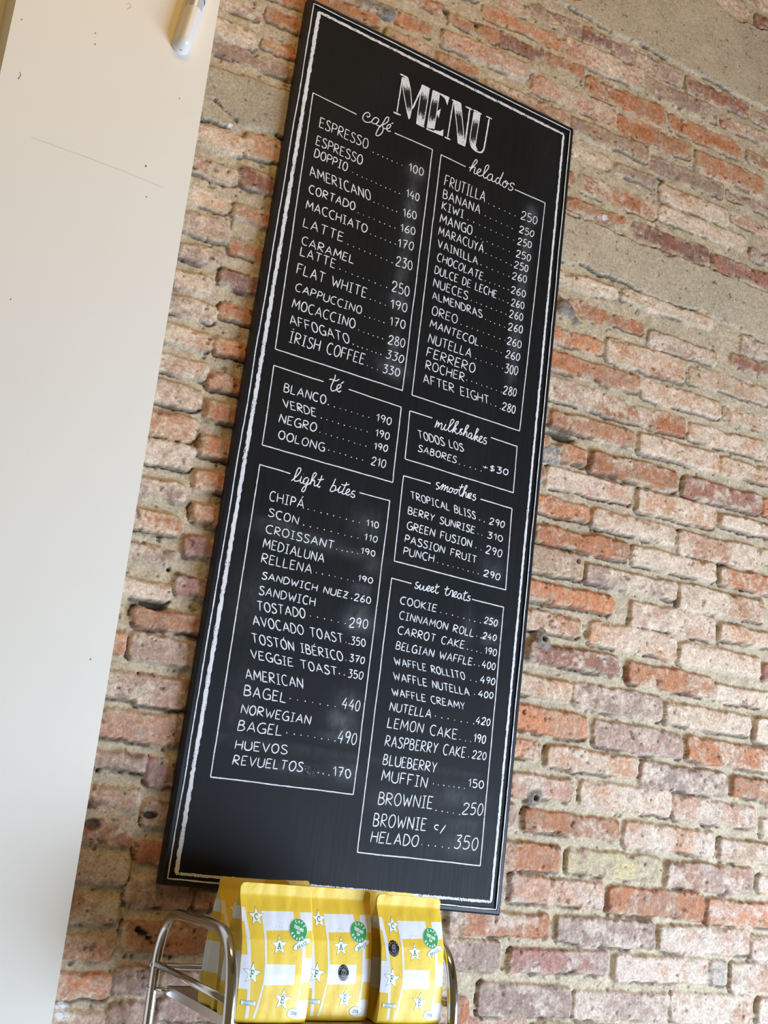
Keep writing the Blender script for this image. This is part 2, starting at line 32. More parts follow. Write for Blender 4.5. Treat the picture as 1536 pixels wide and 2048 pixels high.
SECTIONS=[{'title': 'café','box': [(30.3,1501.3),(314.3,1496.8),(317.4,953.8),(38.0,951.4)],'gap': [(130.4,1497.7),(221.1,1495.0)],'head': [[(153.4,1505.5),(155.6,1502.8),(159.7,1506.5),(159.5,1511.0),(155.5,1513.3),(150.0,1509.9),(145.9,1503.0),(145.1,1496.2),(147.6,1491.9),(152.9,1490.2),(159.1,1492.0),(164.9,1496.0),(167.0,1500.7),(170.7,1507.4),(175.8,1510.6),(180.7,1508.7),(181.2,1505.2),(178.3,1499.3),(174.3,1495.2),(167.9,1494.6),(165.3,1496.7)],[(180.8,1504.6),(178.3,1499.3),(179.0,1495.0),(183.7,1494.4),(187.8,1498.1),(191.6,1504.4),(195.5,1516.3),(199.2,1522.6),(203.0,1522.5),(202.3,1514.7),(197.0,1505.9),(191.2,1500.5),(192.8,1495.7),(194.2,1492.7),(192.7,1483.7),(189.1,1476.6),(183.4,1471.4),(179.5,1472.4),(181.0,1481.3),(184.2,1491.0),(188.8,1497.6)],[(194.0,1494.4),(201.3,1495.8),(207.2,1500.3),(210.0,1507.1),(207.7,1509.4),(202.9,1503.9),(201.6,1496.9),(204.5,1492.7),(208.7,1493.2),(211.6,1495.4)],[(210.6,1512.5),(215.3,1516.0)]],'what': 'coffees','lines': [['ESPRESSO',[54.9,1456.3,54.6,1434.8,165.1,1433.2],[179.1,1431.5,247.5,1430.2,7],'100',[264.6,1442.7,265.6,1425.2,299.6,1428.2]],['ESPRESSO',[53.8,1415.1,53.8,1394.6,158.1,1393.1],None],['DOPPIO',[54.6,1385.7,53.9,1367.3,127.8,1365.8],[140.9,1368.1,251.3,1366.1,11],'140',[266.5,1383.6,267.6,1366.0,298.0,1367.5]],['AMERICANO',[53.7,1344.3,52.1,1324.1,189.8,1324.5],[196.6,1324.7,250.3,1324.0,6],'160',[265.2,1338.0,266.9,1320.5,297.0,1325.8]],['CORTADO',[55.1,1304.9,54.6,1287.9,156.8,1289.8],[166.4,1288.4,252.1,1287.0,8],'160',[264.7,1301.9,265.6,1285.6,298.7,1290.8]],['MACCHIATO',[54.1,1271.0,54.4,1253.2,190.3,1252.3],[199.7,1253.3,257.0,1253.4,6],'170',[263.6,1268.2,263.8,1249.4,299.4,1255.4]],['LATTE',[54.5,1232.8,54.4,1213.7,141.7,1214.1],[154.4,1213.2,255.4,1211.8,9],'230',[264.6,1229.6,265.5,1208.7,302.3,1211.8]],['CARAMEL',[57.0,1193.8,56.6,1176.7,171.5,1177.3],None],['LATTE',[58.0,1171.6,57.8,1153.3,133.4,1153.6],[145.2,1155.4,250.6,1154.5,9],'250',[263.3,1173.6,264.0,1151.6,303.6,1153.3]],['FLAT WHITE',[57.0,1135.3,56.5,1114.9,208.9,1116.6],[218.8,1117.5,253.4,1116.9,4],'190',[265.6,1133.4,266.0,1114.3,303.2,1119.2]],['CAPPUCCINO',[60.4,1094.7,59.2,1078.9,203.5,1079.9],[212.0,1078.1,255.4,1079.7,5],'170',[268.6,1096.7,269.1,1078.7,304.2,1082.6]],['MOCACCINO',[58.9,1061.9,58.2,1043.4,193.1,1045.7],[203.7,1045.5,258.1,1044.9,6],'280',[271.4,1058.2,271.4,1039.3,308.4,1043.2]],['AFFOGATO',[61.9,1028.0,60.2,1010.1,187.5,1011.6],[196.5,1012.7,258.6,1011.9,7],'330',[272.0,1025.9,270.1,1008.7,309.7,1009.8]],['İRISH COFFEE',[64.1,996.0,63.0,974.1,224.5,979.5],[232.7,979.9,255.4,979.1,3],'330',[269.0,993.7,268.1,976.9,304.8,980.0]]]},{'title': 'helados','box': [(336.1,1493.5),(612.9,1491.3),(605.9,951.0),(339.5,950.9)],'gap': [(398.9,1492.2),(529.6,1490.7)],'head': [[(407.6,1492.8),(414.7,1497.5),(421.9,1506.7),(426.0,1516.2),(423.9,1519.2),(420.7,1516.2),(416.1,1505.3),(412.8,1493.9),(410.4,1485.1)],[(412.1,1490.3),(418.1,1498.9),(422.7,1499.8),(421.9,1492.2),(421.5,1486.5),(424.6,1485.1),(428.9,1488.5),(435.3,1494.6),(438.2,1500.2),(434.5,1501.4),(429.8,1495.6),(428.9,1488.5),(432.9,1485.2),(438.8,1486.0),(444.2,1491.1),(450.1,1500.8),(455.9,1512.2),(456.4,1518.0),(452.8,1518.2),(448.7,1512.5),(446.9,1502.8),(445.2,1492.1),(446.6,1486.0),(450.3,1485.3),(455.7,1489.8)],[(469.5,1500.1),(465.7,1501.8),(460.1,1498.3),(456.2,1491.1),(458.1,1485.2),(464.0,1486.1),(468.0,1492.8),(469.5,1500.1),(468.3,1490.6),(470.1,1485.8),(474.7,1487.7),(477.4,1490.0)],[(487.8,1499.9),(482.9,1500.1),(478.8,1493.9),(478.3,1488.1),(482.3,1485.3),(486.5,1490.4),(490.0,1502.0),(495.3,1518.8),(491.0,1503.5),(488.0,1493.3),(489.3,1487.1),(493.8,1485.6)],[(504.7,1501.4),(499.2,1496.8),(496.3,1490.0),(498.1,1485.2),(503.0,1485.0),(507.2,1491.2),(508.8,1498.6),(504.7,1501.4),(502.7,1498.3),(506.7,1495.5),(513.7,1498.4)],[(525.9,1499.5),(526.1,1503.0),(520.6,1502.9),(516.7,1499.1),(517.9,1494.5),(522.9,1493.2),(524.0,1489.2),(519.1,1484.3),(513.5,1484.3),(512.4,1488.3)]],'what': 'ice creams','lines': [['FRUTILLA',[354.3,1453.0,353.0,1427.7,455.7,1429.2],[466.9,1430.2,538.0,1429.4,6],'250',[554.2,1447.9,553.7,1428.6,595.7,1431.0]],['BANANA',[353.5,1418.3,353.4,1397.8,447.6,1397.5],[461.4,1398.9,534.1,1397.0,6],'250',[553.8,1411.1,552.6,1395.5,590.7,1398.0]],['KIWI',[354.4,1390.1,354.3,1372.1,407.8,1372.1],[419.9,1372.8,539.9,1371.4,9],'250',[552.6,1381.6,551.4,1365.4,586.8,1370.2]],['MANGO',[354.0,1360.8,353.8,1340.9,433.8,1342.4],[444.2,1342.4,531.9,1341.4,7],'250',[552.2,1352.5,551.1,1335.8,588.1,1338.3]],['MARACUYÁ',[354.3,1331.7,354.1,1312.5,467.3,1312.8],[474.5,1314.8,540.4,1312.2,6],'250',[550.4,1325.2,549.3,1308.6,585.0,1311.5]],['VAINILLA',[354.8,1301.8,356.4,1284.8,456.4,1280.7],[465.6,1284.4,538.0,1284.0,6],'260',[547.9,1297.8,546.8,1281.0,584.1,1285.3]],['CHOCOLATE',[359.5,1272.0,357.6,1254.8,472.4,1251.2],[480.4,1252.8,541.0,1253.1,6],'260',[548.7,1265.3,547.9,1249.1,585.0,1251.1]],['DULCE DE LECHE',[356.8,1242.0,356.3,1224.8,512.1,1222.9],[519.4,1224.5,542.2,1223.5,3],'260',[552.1,1236.1,551.4,1219.9,584.3,1223.6]],['NUECES',[357.1,1213.6,356.8,1195.5,441.7,1194.7],[451.7,1196.6,541.7,1196.4,8],'260',[550.7,1209.6,550.5,1192.7,584.8,1196.1]],['ALMENDRAS',[361.9,1183.7,358.8,1167.7,482.9,1167.8],[491.1,1166.7,540.8,1166.1,5],'260',[551.3,1179.6,550.7,1162.7,586.9,1168.2]],['OREO',[361.9,1152.6,361.6,1134.2,422.9,1134.2],[433.4,1136.2,546.9,1137.2,9],'260',[552.5,1147.7,551.8,1130.9,587.2,1133.3]],['MANTECOL',[362.2,1122.5,360.9,1106.1,481.1,1103.4],[489.5,1106.1,539.7,1106.9,5],'260',[552.4,1116.9,551.4,1100.1,586.8,1104.0]],['NUTELLA',[362.9,1091.5,361.4,1071.9,465.9,1071.9],[478.2,1074.2,546.4,1074.0,6],'300',[554.2,1086.3,553.6,1066.5,585.3,1071.5]],['FERRERO',[362.9,1061.3,361.4,1041.9,478.7,1042.2],None],['ROCHER',[363.3,1033.1,363.0,1015.1,455.8,1015.9],[462.2,1021.7,550.1,1021.6,8],'280',[556.4,1037.4,554.9,1018.8,587.3,1023.2]],['AFTER EIGHT',[365.8,1002.5,362.3,985.0,523.3,985.5],[527.4,987.4,551.5,985.6,3],'280',[557.8,1001.3,556.2,983.8,588.8,984.8]]]},{'title': 'té','box': [(41.0,919.1),(319.5,919.1),(321.7,763.9),(43.4,763.0)],'gap': [(145.6,919.3),(200.6,920.3)],'head': [[(167.5,940.5),(168.0,935.3),(166.6,928.4),(163.9,920.1),(162.5,912.7),(164.1,907.8),(167.1,906.6),(170.8,908.5),(175.3,912.6),(180.3,916.6),(183.0,921.1),(182.1,923.5),(179.0,923.4),(175.8,920.0),(174.9,914.9),(176.1,911.0),(179.2,909.2),(181.5,909.1),(184.9,912.9)],[(156.6,926.9),(160.8,929.0),(166.6,928.4),(171.5,929.1),(177.9,934.1)],[(182.2,926.3),(187.9,932.3)]],'what': 'teas','lines': [['BLANCO',[68.1,891.9,68.0,875.5,155.8,876.7],[163.1,877.2,250.8,877.4,8],'190',[268.3,890.5,268.3,875.4,301.4,876.5]],['VERDE',[69.0,860.8,73.4,845.8,141.5,846.8],[151.7,847.0,251.5,848.1,9],'190',[270.7,859.2,270.3,845.0,301.1,846.1]],['NEGRO',[69.1,831.0,68.7,814.7,144.7,817.6],[153.7,819.3,253.4,819.2,9],'190',[271.7,831.4,271.3,818.1,301.0,821.2]],['OOLONG',[72.0,799.5,71.8,784.1,167.9,785.1],[176.8,789.7,250.2,790.0,7],'210',[271.1,802.4,269.9,786.2,300.8,788.2]]]},{'title': 'light bites','box': [(44.8,725.8),(320.9,726.3),(324.2,172.9),(47.1,168.6)],'gap': [(106.8,725.0),(253.3,725.5)],'head': [[(111.0,711.9),(117.3,719.6),(123.4,728.3),(126.8,737.3),(123.6,740.5),(119.9,736.5),(117.7,726.8),(115.9,718.2),(117.7,713.6),(123.4,714.6),(128.2,718.4)],[(130.2,726.0),(128.7,718.5),(129.5,713.7),(133.3,713.7),(136.9,718.6)],[(132.6,730.3),(133.1,730.9)],[(144.6,724.7),(140.1,725.6),(135.5,720.3),(135.4,714.2),(139.9,713.3),(143.4,718.3),(145.3,723.9),(143.0,714.2),(141.4,703.6),(138.1,697.7),(134.6,698.8),(135.9,704.2),(141.4,710.7),(148.1,716.5),(154.0,727.2),(159.1,736.7),(156.4,739.6),(152.8,735.0),(151.0,725.4),(149.4,714.8),(151.6,721.5),(156.6,724.8),(157.9,720.1),(157.5,715.4),(161.4,714.9),(164.7,718.8)],[(170.9,738.3),(169.1,729.1),(166.1,720.2),(165.1,715.8),(168.7,714.2),(170.4,717.2)],[(163.1,728.6),(169.1,728.6),(175.7,732.4)],[(199.7,739.2),(196.8,729.2),(192.8,718.9),(192.0,713.6),(197.0,713.3),(201.8,718.1),(202.0,724.3),(197.4,725.2),(193.6,721.1)],[(202.1,716.2),(208.1,720.8),(211.7,726.9),(209.3,720.1),(208.9,715.8),(212.9,715.3),(216.3,718.8)],[(223.9,738.8),(221.4,729.4),(218.3,720.3),(217.4,715.0),(221.4,714.4),(225.0,716.9),(230.5,721.4),(232.1,725.9),(228.7,726.1),(225.5,721.1),(225.7,716.0),(229.3,714.4),(235.5,718.0)],[(213.1,731.9),(219.9,731.6),(229.9,736.2)],[(244.5,726.0),(239.1,724.6),(236.9,719.9),(242.2,718.7),(244.4,715.6),(240.9,712.7),(235.5,714.4)]],'what': 'snacks','lines': [['CHIPÁ',[73.4,682.6,73.6,665.2,143.1,666.2],[152.8,668.0,261.1,667.9,9],'110',[277.0,677.7,277.3,665.6,303.3,667.2]],['SCON',[76.9,650.5,76.5,636.2,137.0,634.5],[148.7,636.8,263.6,637.6,9],'110',[277.5,650.3,276.9,638.1,304.4,639.1]],['CROISSANT',[77.1,619.6,76.9,604.9,215.6,606.1],[222.7,607.0,266.3,609.5,5],'190',[273.3,622.0,273.6,610.6,304.2,611.7]],['MEDIALUNA',[76.0,593.7,75.6,577.1,199.6,576.1],None],['RELLENA',[77.4,566.1,77.5,549.7,177.8,550.8],[187.9,554.9,266.5,555.7,7],'190',[274.7,569.8,274.6,558.8,306.0,559.1]],['SANDWICH NUEZ',[83.8,533.4,83.0,521.2,258.3,520.8],[266.6,522.0,266.6,522.0,1],'260',[272.8,533.2,272.9,520.2,307.5,520.9]],['SANDWICH',[82.2,507.0,82.3,492.3,193.9,493.6],None],['TOSTADO',[81.2,479.8,84.7,463.6,178.5,468.1],[188.9,474.2,261.5,474.0,6],'290',[270.1,486.8,270.1,469.4,307.8,473.9]],['AVOCADO TOAST',[82.4,453.1,81.3,436.9,262.7,437.5],[267.3,439.9,274.8,438.5,2],'350',[277.9,452.3,278.7,438.6,308.1,440.1]],['TOSTÓN IBÉRICO',[79.8,421.5,84.9,405.9,266.9,405.4],[272.9,408.1,272.9,408.1,1],'370',[280.2,420.4,280.3,407.8,311.0,407.9]],['VEGGIE TOAST',[82.3,393.3,86.4,378.7,259.6,376.8],[262.8,381.2,273.2,381.2,2],'350',[281.4,392.0,281.4,378.3,311.8,379.6]],['AMERICAN',[84.6,358.8,82.8,341.5,194.6,343.0],None],['BAGEL',[83.5,330.4,84.2,312.8,164.5,312.7],[172.2,321.4,263.1,321.1,7],'440',[278.2,340.3,277.3,321.1,313.5,321.1]],['NORWEGIAN',[83.8,297.1,83.2,282.0,218.3,282.5],None],['BAGEL',[83.0,269.2,82.5,252.1,165.5,255.1],[176.1,261.6,272.4,261.4,8],'490',[278.3,281.1,277.0,259.8,315.4,260.4]],['HUEVOS',[82.8,235.3,83.1,220.6,181.3,225.3],None],['REVUELTOS',[83.9,210.2,83.0,194.4,216.1,199.2],[226.2,202.1,269.2,200.7,5],'170',[276.8,217.0,277.6,200.7,312.5,200.1]]]},{'title': 'milkshakes','box': [(339.6,917.1),(603.5,916.2),(605.9,815.5),(343.0,817.5)],'gap': [(392.6,917.5),(536.5,916.7)],'head': [[(404.6,916.4),(403.3,908.7),(400.9,900.2),(404.6,908.0),(408.6,912.8),(408.6,908.1),(407.6,902.6),(411.3,910.0),(416.1,913.4),(416.4,907.2),(415.4,901.7),(418.5,900.0),(422.4,905.9),(426.0,914.2),(423.4,907.2),(423.5,902.0),(427.1,901.5),(430.8,905.1),(437.7,915.5),(443.5,925.6),(440.7,928.5),(436.5,924.6),(434.3,914.5),(432.5,905.6),(434.9,901.1),(439.3,903.4),(446.4,912.7),(453.3,923.2),(454.0,927.6),(449.5,925.2),(446.1,914.8),(443.7,905.7),(442.7,900.1),(444.7,907.0),(448.8,912.4),(451.4,911.0),(447.2,906.7),(445.0,905.0),(449.9,904.3),(452.7,900.9),(458.1,905.1),(463.1,912.3),(466.3,915.3),(460.7,912.6),(460.6,908.4),(465.1,906.5),(463.8,902.5),(459.6,902.9)],[(426.3,919.3),(426.8,919.9)],[(467.8,904.1),(473.7,914.3),(479.6,924.4),(478.0,927.1),(474.4,922.9),(471.5,912.6),(469.3,901.9),(473.0,909.9),(477.0,912.0),(477.1,906.8),(477.0,902.5),(480.0,902.9)],[(489.6,912.5),(484.9,911.6),(481.4,905.9),(482.6,901.0),(487.1,903.3),(490.3,911.6),(488.9,903.8),(490.0,899.9),(493.8,903.1),(499.0,915.1),(503.9,924.0),(501.8,926.5),(499.3,921.6),(497.7,910.5),(496.8,898.6),(498.8,906.6),(503.1,911.0),(504.1,908.1),(499.7,904.2),(503.6,902.7),(506.3,900.2),(513.2,908.5),(515.1,912.3),(511.5,912.3),(508.0,906.0),(509.4,900.1),(514.3,899.8),(518.7,903.7)],[(526.8,912.4),(521.3,911.9),(520.1,907.3),(525.8,905.7),(526.3,901.6),(522.3,898.9),(519.1,900.6)]],'what': 'milkshakes','lines': [['TODOS LOS',[362.0,883.2,367.1,867.8,474.6,868.8],None],['SABORES',[369.7,854.2,369.1,841.3,459.9,840.8],[468.0,840.9,520.3,840.4,5],'+$30',[525.5,857.5,524.7,844.7,586.9,848.6]]]},{'title': 'smoothies','box': [(343.9,783.3),(606.6,781.5),(610.6,611.0),(347.2,612.4)],'gap': [(406.9,783.7),(527.2,781.8)],'head': [[(427.5,789.6),(422.8,789.9),(419.9,785.6),(424.9,782.9),(426.6,779.2),(422.5,775.6),(420.5,777.6)],[(426.9,777.3),(433.7,787.2),(436.3,789.4),(434.3,782.2),(432.2,776.6),(437.3,786.1),(441.6,788.7),(440.6,782.9),(439.0,777.3),(443.3,784.6),(447.6,787.7),(446.2,780.2),(447.3,776.9),(451.0,779.4)],[(458.2,787.4),(453.6,786.2),(450.9,780.4),(453.7,777.0),(457.9,780.2),(459.0,785.5),(457.1,786.6),(463.0,786.1)],[(468.7,787.5),(464.4,784.9),(462.7,779.3),(466.5,777.7),(470.0,782.2),(470.1,786.3),(467.7,786.7),(474.6,787.5)],[(480.5,801.9),(477.6,792.4),(475.2,783.5),(476.5,777.7),(480.7,777.3),(486.4,788.5),(492.1,799.2),(490.1,801.3),(487.2,795.9),(485.0,785.1),(483.3,775.4),(486.9,784.5),(490.7,787.5),(491.4,781.5),(492.6,776.7),(496.4,779.7),(497.3,787.1),(495.6,781.6),(495.5,777.4),(499.6,778.5),(503.5,784.6),(504.3,787.9),(500.8,787.0),(498.6,781.3),(500.4,776.6),(505.5,778.9)],[(473.7,794.5),(478.6,793.7),(484.0,797.6)],[(496.4,791.9),(496.9,792.4)],[(515.2,787.6),(510.4,786.9),(509.1,783.0),(514.6,782.3),(515.1,778.3),(510.7,775.1),(507.5,777.4)]],'what': 'smoothies','lines': [['TROPICAL BLISS',[363.8,756.5,367.1,742.4,520.8,738.1],[530.8,738.1,542.4,737.6,2],'290',[555.9,749.7,554.7,736.0,591.2,737.0]],['BERRY SUNRISE',[364.4,724.8,364.2,710.9,521.5,708.1],[530.8,709.9,540.5,709.1,2],'310',[553.7,719.4,553.5,707.0,590.4,707.5]],['GREEN FUSION',[366.3,695.6,366.2,680.8,518.1,678.5],[528.6,679.9,540.7,679.3,2],'290',[554.8,691.0,553.1,675.4,591.9,675.0]],['PASSION FRUIT',[365.0,668.7,364.8,654.6,533.7,649.4],None],['PUNCH',[365.3,644.4,365.1,630.1,434.0,629.6],[444.1,630.9,540.9,629.8,9],'290',[555.0,640.9,553.8,628.1,593.3,627.6]]]},{'title': 'sweet treats','box': [(346.2,578.6),(610.0,575.2),(615.6,75.7),(347.3,74.5)],'gap': [(391.2,577.7),(532.8,575.7)],'head': [[(406.8,583.2),(402.5,582.3),(400.8,578.1),(405.7,575.3),(406.2,571.5),(401.1,570.4),(399.3,573.3)],[(406.2,571.5),(411.7,579.8),(410.2,574.9),(411.6,570.1),(415.8,572.2),(419.3,578.8),(418.7,572.8),(420.6,570.0),(424.7,572.8),(426.9,578.5)],[(424.8,571.6),(431.6,576.9),(432.5,580.9),(428.9,580.2),(426.7,574.5),(429.5,570.6),(435.0,573.7),(440.6,577.5),(440.9,580.8),(437.2,580.0),(435.6,575.1),(438.5,570.5),(445.5,574.6)],[(448.8,588.9),(447.6,581.5),(446.4,573.5),(449.8,570.3),(453.9,573.8)],[(444.4,582.8),(448.9,582.8),(454.6,585.6)],[(472.4,589.4),(471.2,581.3),(469.8,574.5),(473.3,571.3),(478.9,575.1),(481.8,582.2),(486.3,583.2),(486.4,576.6),(486.3,571.4),(493.8,578.2),(495.6,582.5),(491.8,582.3),(488.6,577.1),(490.8,571.7),(497.5,573.7)],[(466.5,582.3),(471.7,583.4),(477.5,585.9)],[(505.9,580.7),(501.3,580.4),(498.1,575.2),(501.0,570.5),(505.2,574.0),(507.5,580.4),(506.9,573.0),(510.2,571.1)],[(515.7,589.3),(514.4,581.2),(512.9,574.3),(515.0,570.1),(519.5,571.7)],[(511.0,583.1),(515.5,584.3),(521.4,587.2)],[(528.4,581.4),(523.8,580.5),(522.6,577.6),(527.5,576.0),(526.5,571.8),(521.9,570.9),(519.3,573.0)]],'what': 'sweets','lines': [['COOKIE',[372.1,548.1,371.3,534.4,453.6,534.4],[464.1,535.6,558.5,533.7,8],'250',[568.7,547.5,566.6,534.7,597.8,534.2]],['CINNAMON ROLL',[374.4,520.1,373.0,505.8,545.0,502.8],[552.8,505.5,564.0,504.8,2],'240',[568.8,516.5,567.1,503.8,598.8,504.8]],['CARROT CAKE',[375.7,491.5,374.4,477.0,525.4,475.9],[534.5,476.1,567.7,475.4,4],'190',[576.1,488.3,575.1,475.2,603.8,475.8]],['BELGIAN WAFFLE',[375.2,461.8,373.8,447.5,547.5,446.5],[554.4,449.6,565.6,448.5,2],'400',[573.2,461.1,572.4,447.2,603.5,447.5]],['WAFFLE ROLLITO',[372.8,431.2,377.0,418.3,536.7,416.9],[549.3,417.5,562.2,417.3,2],'490',[573.3,430.7,572.1,416.9,606.4,418.1]],['WAFFLE NUTELLA',[374.7,403.9,378.7,390.1,550.6,387.8],[562.5,391.8,562.5,391.8,1],'400',[572.2,401.8,571.2,389.6,605.2,391.5]],['WAFFLE CREAMY',[375.7,373.7,379.5,360.8,544.1,359.9],None],['NUTELLA',[378.0,348.2,377.0,332.3,468.1,332.0],[477.9,337.0,567.1,335.9,7],'420',[573.5,351.1,571.6,337.4,604.5,337.9]],['LEMON CAKE',[377.8,319.6,377.1,301.1,531.0,301.2],[540.1,301.9,564.2,301.5,3],'190',[571.9,317.7,571.4,302.0,598.5,302.9]],['RASPBERRY CAKE',[377.6,286.4,376.4,267.1,555.0,269.6],[563.2,273.0,563.2,273.0,1],'220',[573.4,286.1,571.7,271.2,603.1,272.0]],['BLUEBERRY',[377.7,251.9,377.0,233.6,493.6,233.5],None],['MUFFIN',[378.4,224.1,378.0,204.6,476.5,202.9],[490.3,212.3,561.4,212.5,7],'150',[569.6,231.7,568.9,217.2,603.7,218.0]],['BROWNIE',[377.7,183.9,377.1,161.9,494.0,167.1],[503.5,165.9,556.0,164.2,5],'250',[564.7,186.6,562.9,165.0,608.1,168.6]],['BROWNIE',[372.7,145.0,372.1,123.2,484.9,126.5],None,'c/',[504.6,142.5,503.3,131.7,525.0,129.0]],['HELADO',[372.8,113.8,371.4,94.8,471.5,96.7],[481.0,101.2,540.9,100.8,5],'350',[555.1,125.4,552.2,101.9,603.8,103.5]]]}]
MENU={'ribs': [([(221.7,1628.8),(224.9,1605.8),(243.5,1553.0),(249.5,1540.4)],[(234.5,1633.2),(243.8,1609.3),(252.5,1571.5),(251.3,1543.1)]),([(268.7,1631.9),(268.4,1540.0)],[(287.9,1631.8),(285.8,1541.5)]),([(297.0,1631.5),(294.5,1540.0)],[(313.7,1632.0),(311.6,1544.9)]),([(350.8,1630.7),(366.0,1573.9),(373.7,1537.0)],[(368.4,1633.2),(382.5,1573.9),(391.1,1537.3)]),([(403.3,1629.7),(401.1,1558.2),(405.7,1545.5),(417.1,1540.3)],[(419.8,1630.7),(416.9,1565.1),(416.8,1550.3),(423.7,1542.3)])],'wedges': [[(313.7,1632.0),(338.5,1633.3),(336.1,1613.7),(328.2,1626.7)],[(312.2,1587.1),(321.5,1598.7),(319.0,1574.3),(313.5,1583.1)],[(312.0,1542.4),(327.5,1546.6),(334.1,1554.4),(334.7,1538.0),(311.7,1537.7)]],'strokes': [[(221.1,1628.6),(219.7,1543.9)],[(211.4,1540.5),(229.6,1540.9)],[(214.6,1633.3),(233.9,1633.8)],[(254.3,1567.8),(269.7,1626.9)],[(269.0,1632.5),(289.7,1632.3)],[(267.6,1538.7),(288.1,1538.9)],[(296.1,1631.6),(338.5,1633.3)],[(292.6,1537.3),(335.2,1539.1)],[(349.5,1629.1),(346.4,1540.4)],[(339.1,1537.8),(353.9,1537.7)],[(345.3,1631.8),(368.4,1633.2)],[(392.2,1630.2),(390.9,1539.0)],[(380.9,1631.6),(399.2,1631.5)],[(401.4,1632.6),(423.3,1631.4)],[(406.8,1544.1),(417.2,1539.5),(430.9,1539.9),(437.7,1548.4),(440.0,1562.3),(443.6,1629.3)],[(435.2,1632.1),(450.8,1632.2)]]}
BORDER=[(14.9,1683.9),(644.9,1679.7),(648.2,12.4),(14.4,8.6)]
SMUDGE_GLARE=[(282.8,1428.6,16,13,0.5),(281.3,1352.2,12,44,0.45),(282.5,1283.8,10,43,0.4),(282.1,1210.3,11,42,0.3),(281.8,1137.9,14,15,0.5),(279.2,1181.3,11,53,0.25),(287.4,1041.7,11,21,0.35),(288.5,993.7,28,18,0.45),(579.0,1447.9,12,19,0.5),(575.3,1361.0,10,69,0.35),(574.3,1288.6,10,46,0.45),(570.7,1216.4,9,67,0.3),(572.3,1135.5,10,44,0.45),(571.3,1077.9,9,33,0.35),(145.3,611.7,81,13,0.25),(102.3,625.2,39,5,0.3),(187.8,605.4,72,6,0.3),(251.1,607.4,63,8,0.25),(279.9,667.9,27,24,0.22),(301.8,594.5,19,19,0.2),(285.3,544.5,17,9,0.4),(287.4,481.1,23,16,0.75),(288.8,500.4,19,15,0.4),(290.8,333.2,25,18,0.3),(279.2,299.6,22,16,0.55),(290.1,283.2,20,14,0.4),(276.9,267.9,30,7,0.35),(301.5,208.9,28,16,0.3),(211.6,201.6,59,8,0.2),(574.3,644.5,24,20,0.25),(587.2,539.7,17,8,0.4),(585.5,504.1,17,10,0.35),(530.8,508.7,12,39,0.2),(553.9,194.9,46,18,0.25),(571.7,146.1,40,11,0.2),(567.4,109.0,32,18,0.3),(396.3,171.7,32,18,0.15),(67.5,478.7,28,52,0.12),(78.4,303.6,23,50,0.12)]
BAG={'white': [[(0.013,0.821),(0.058,0.818),(0.103,0.65),(0.138,0.424),(0.175,0.032),(0.131,0.032),(0.118,0.243),(0.001,0.244),(0.011,0.485),(0.084,0.486),(0.041,0.716),(0.014,0.722)],[(0.279,0.798),(0.722,0.807),(0.74,0.673),(0.326,0.661),(0.346,0.425),(0.754,0.427),(0.747,0.282),(0.329,0.275),(0.262,0.032),(0.23,0.033),(0.317,0.302),(0.319,0.428)],[(0.819,0.804),(1.028,0.807),(1.038,0.673),(0.877,0.669),(0.893,0.475),(1.035,0.477),(1.032,0.299),(0.865,0.299),(0.857,0.166),(1.022,0.165),(1.009,0.025),(0.783,0.025),(0.848,0.263),(0.845,0.494)]],'stars': [((0.205,0.757),(0.203,0.824),'C'),((0.508,0.561),(0.503,0.632),'A'),((0.161,0.354),(0.171,0.431),'F'),((0.607,0.175),(0.619,0.252),'É')],'seal': ((0.784,0.676),(0.778,0.76)),'oval': ((0.835,0.577),(0.961,0.615)),'box': [(0.051,0.165),(0.246,0.16),(0.246,0.126),(0.051,0.131)],'weight': ((0.792,0.078),(0.79,0.113)),'stick2': (0.556,0.366),'stick3': (0.187,0.585)}
GHOST=[218.6,209.3,219.6,197.1,244.9,196.5]


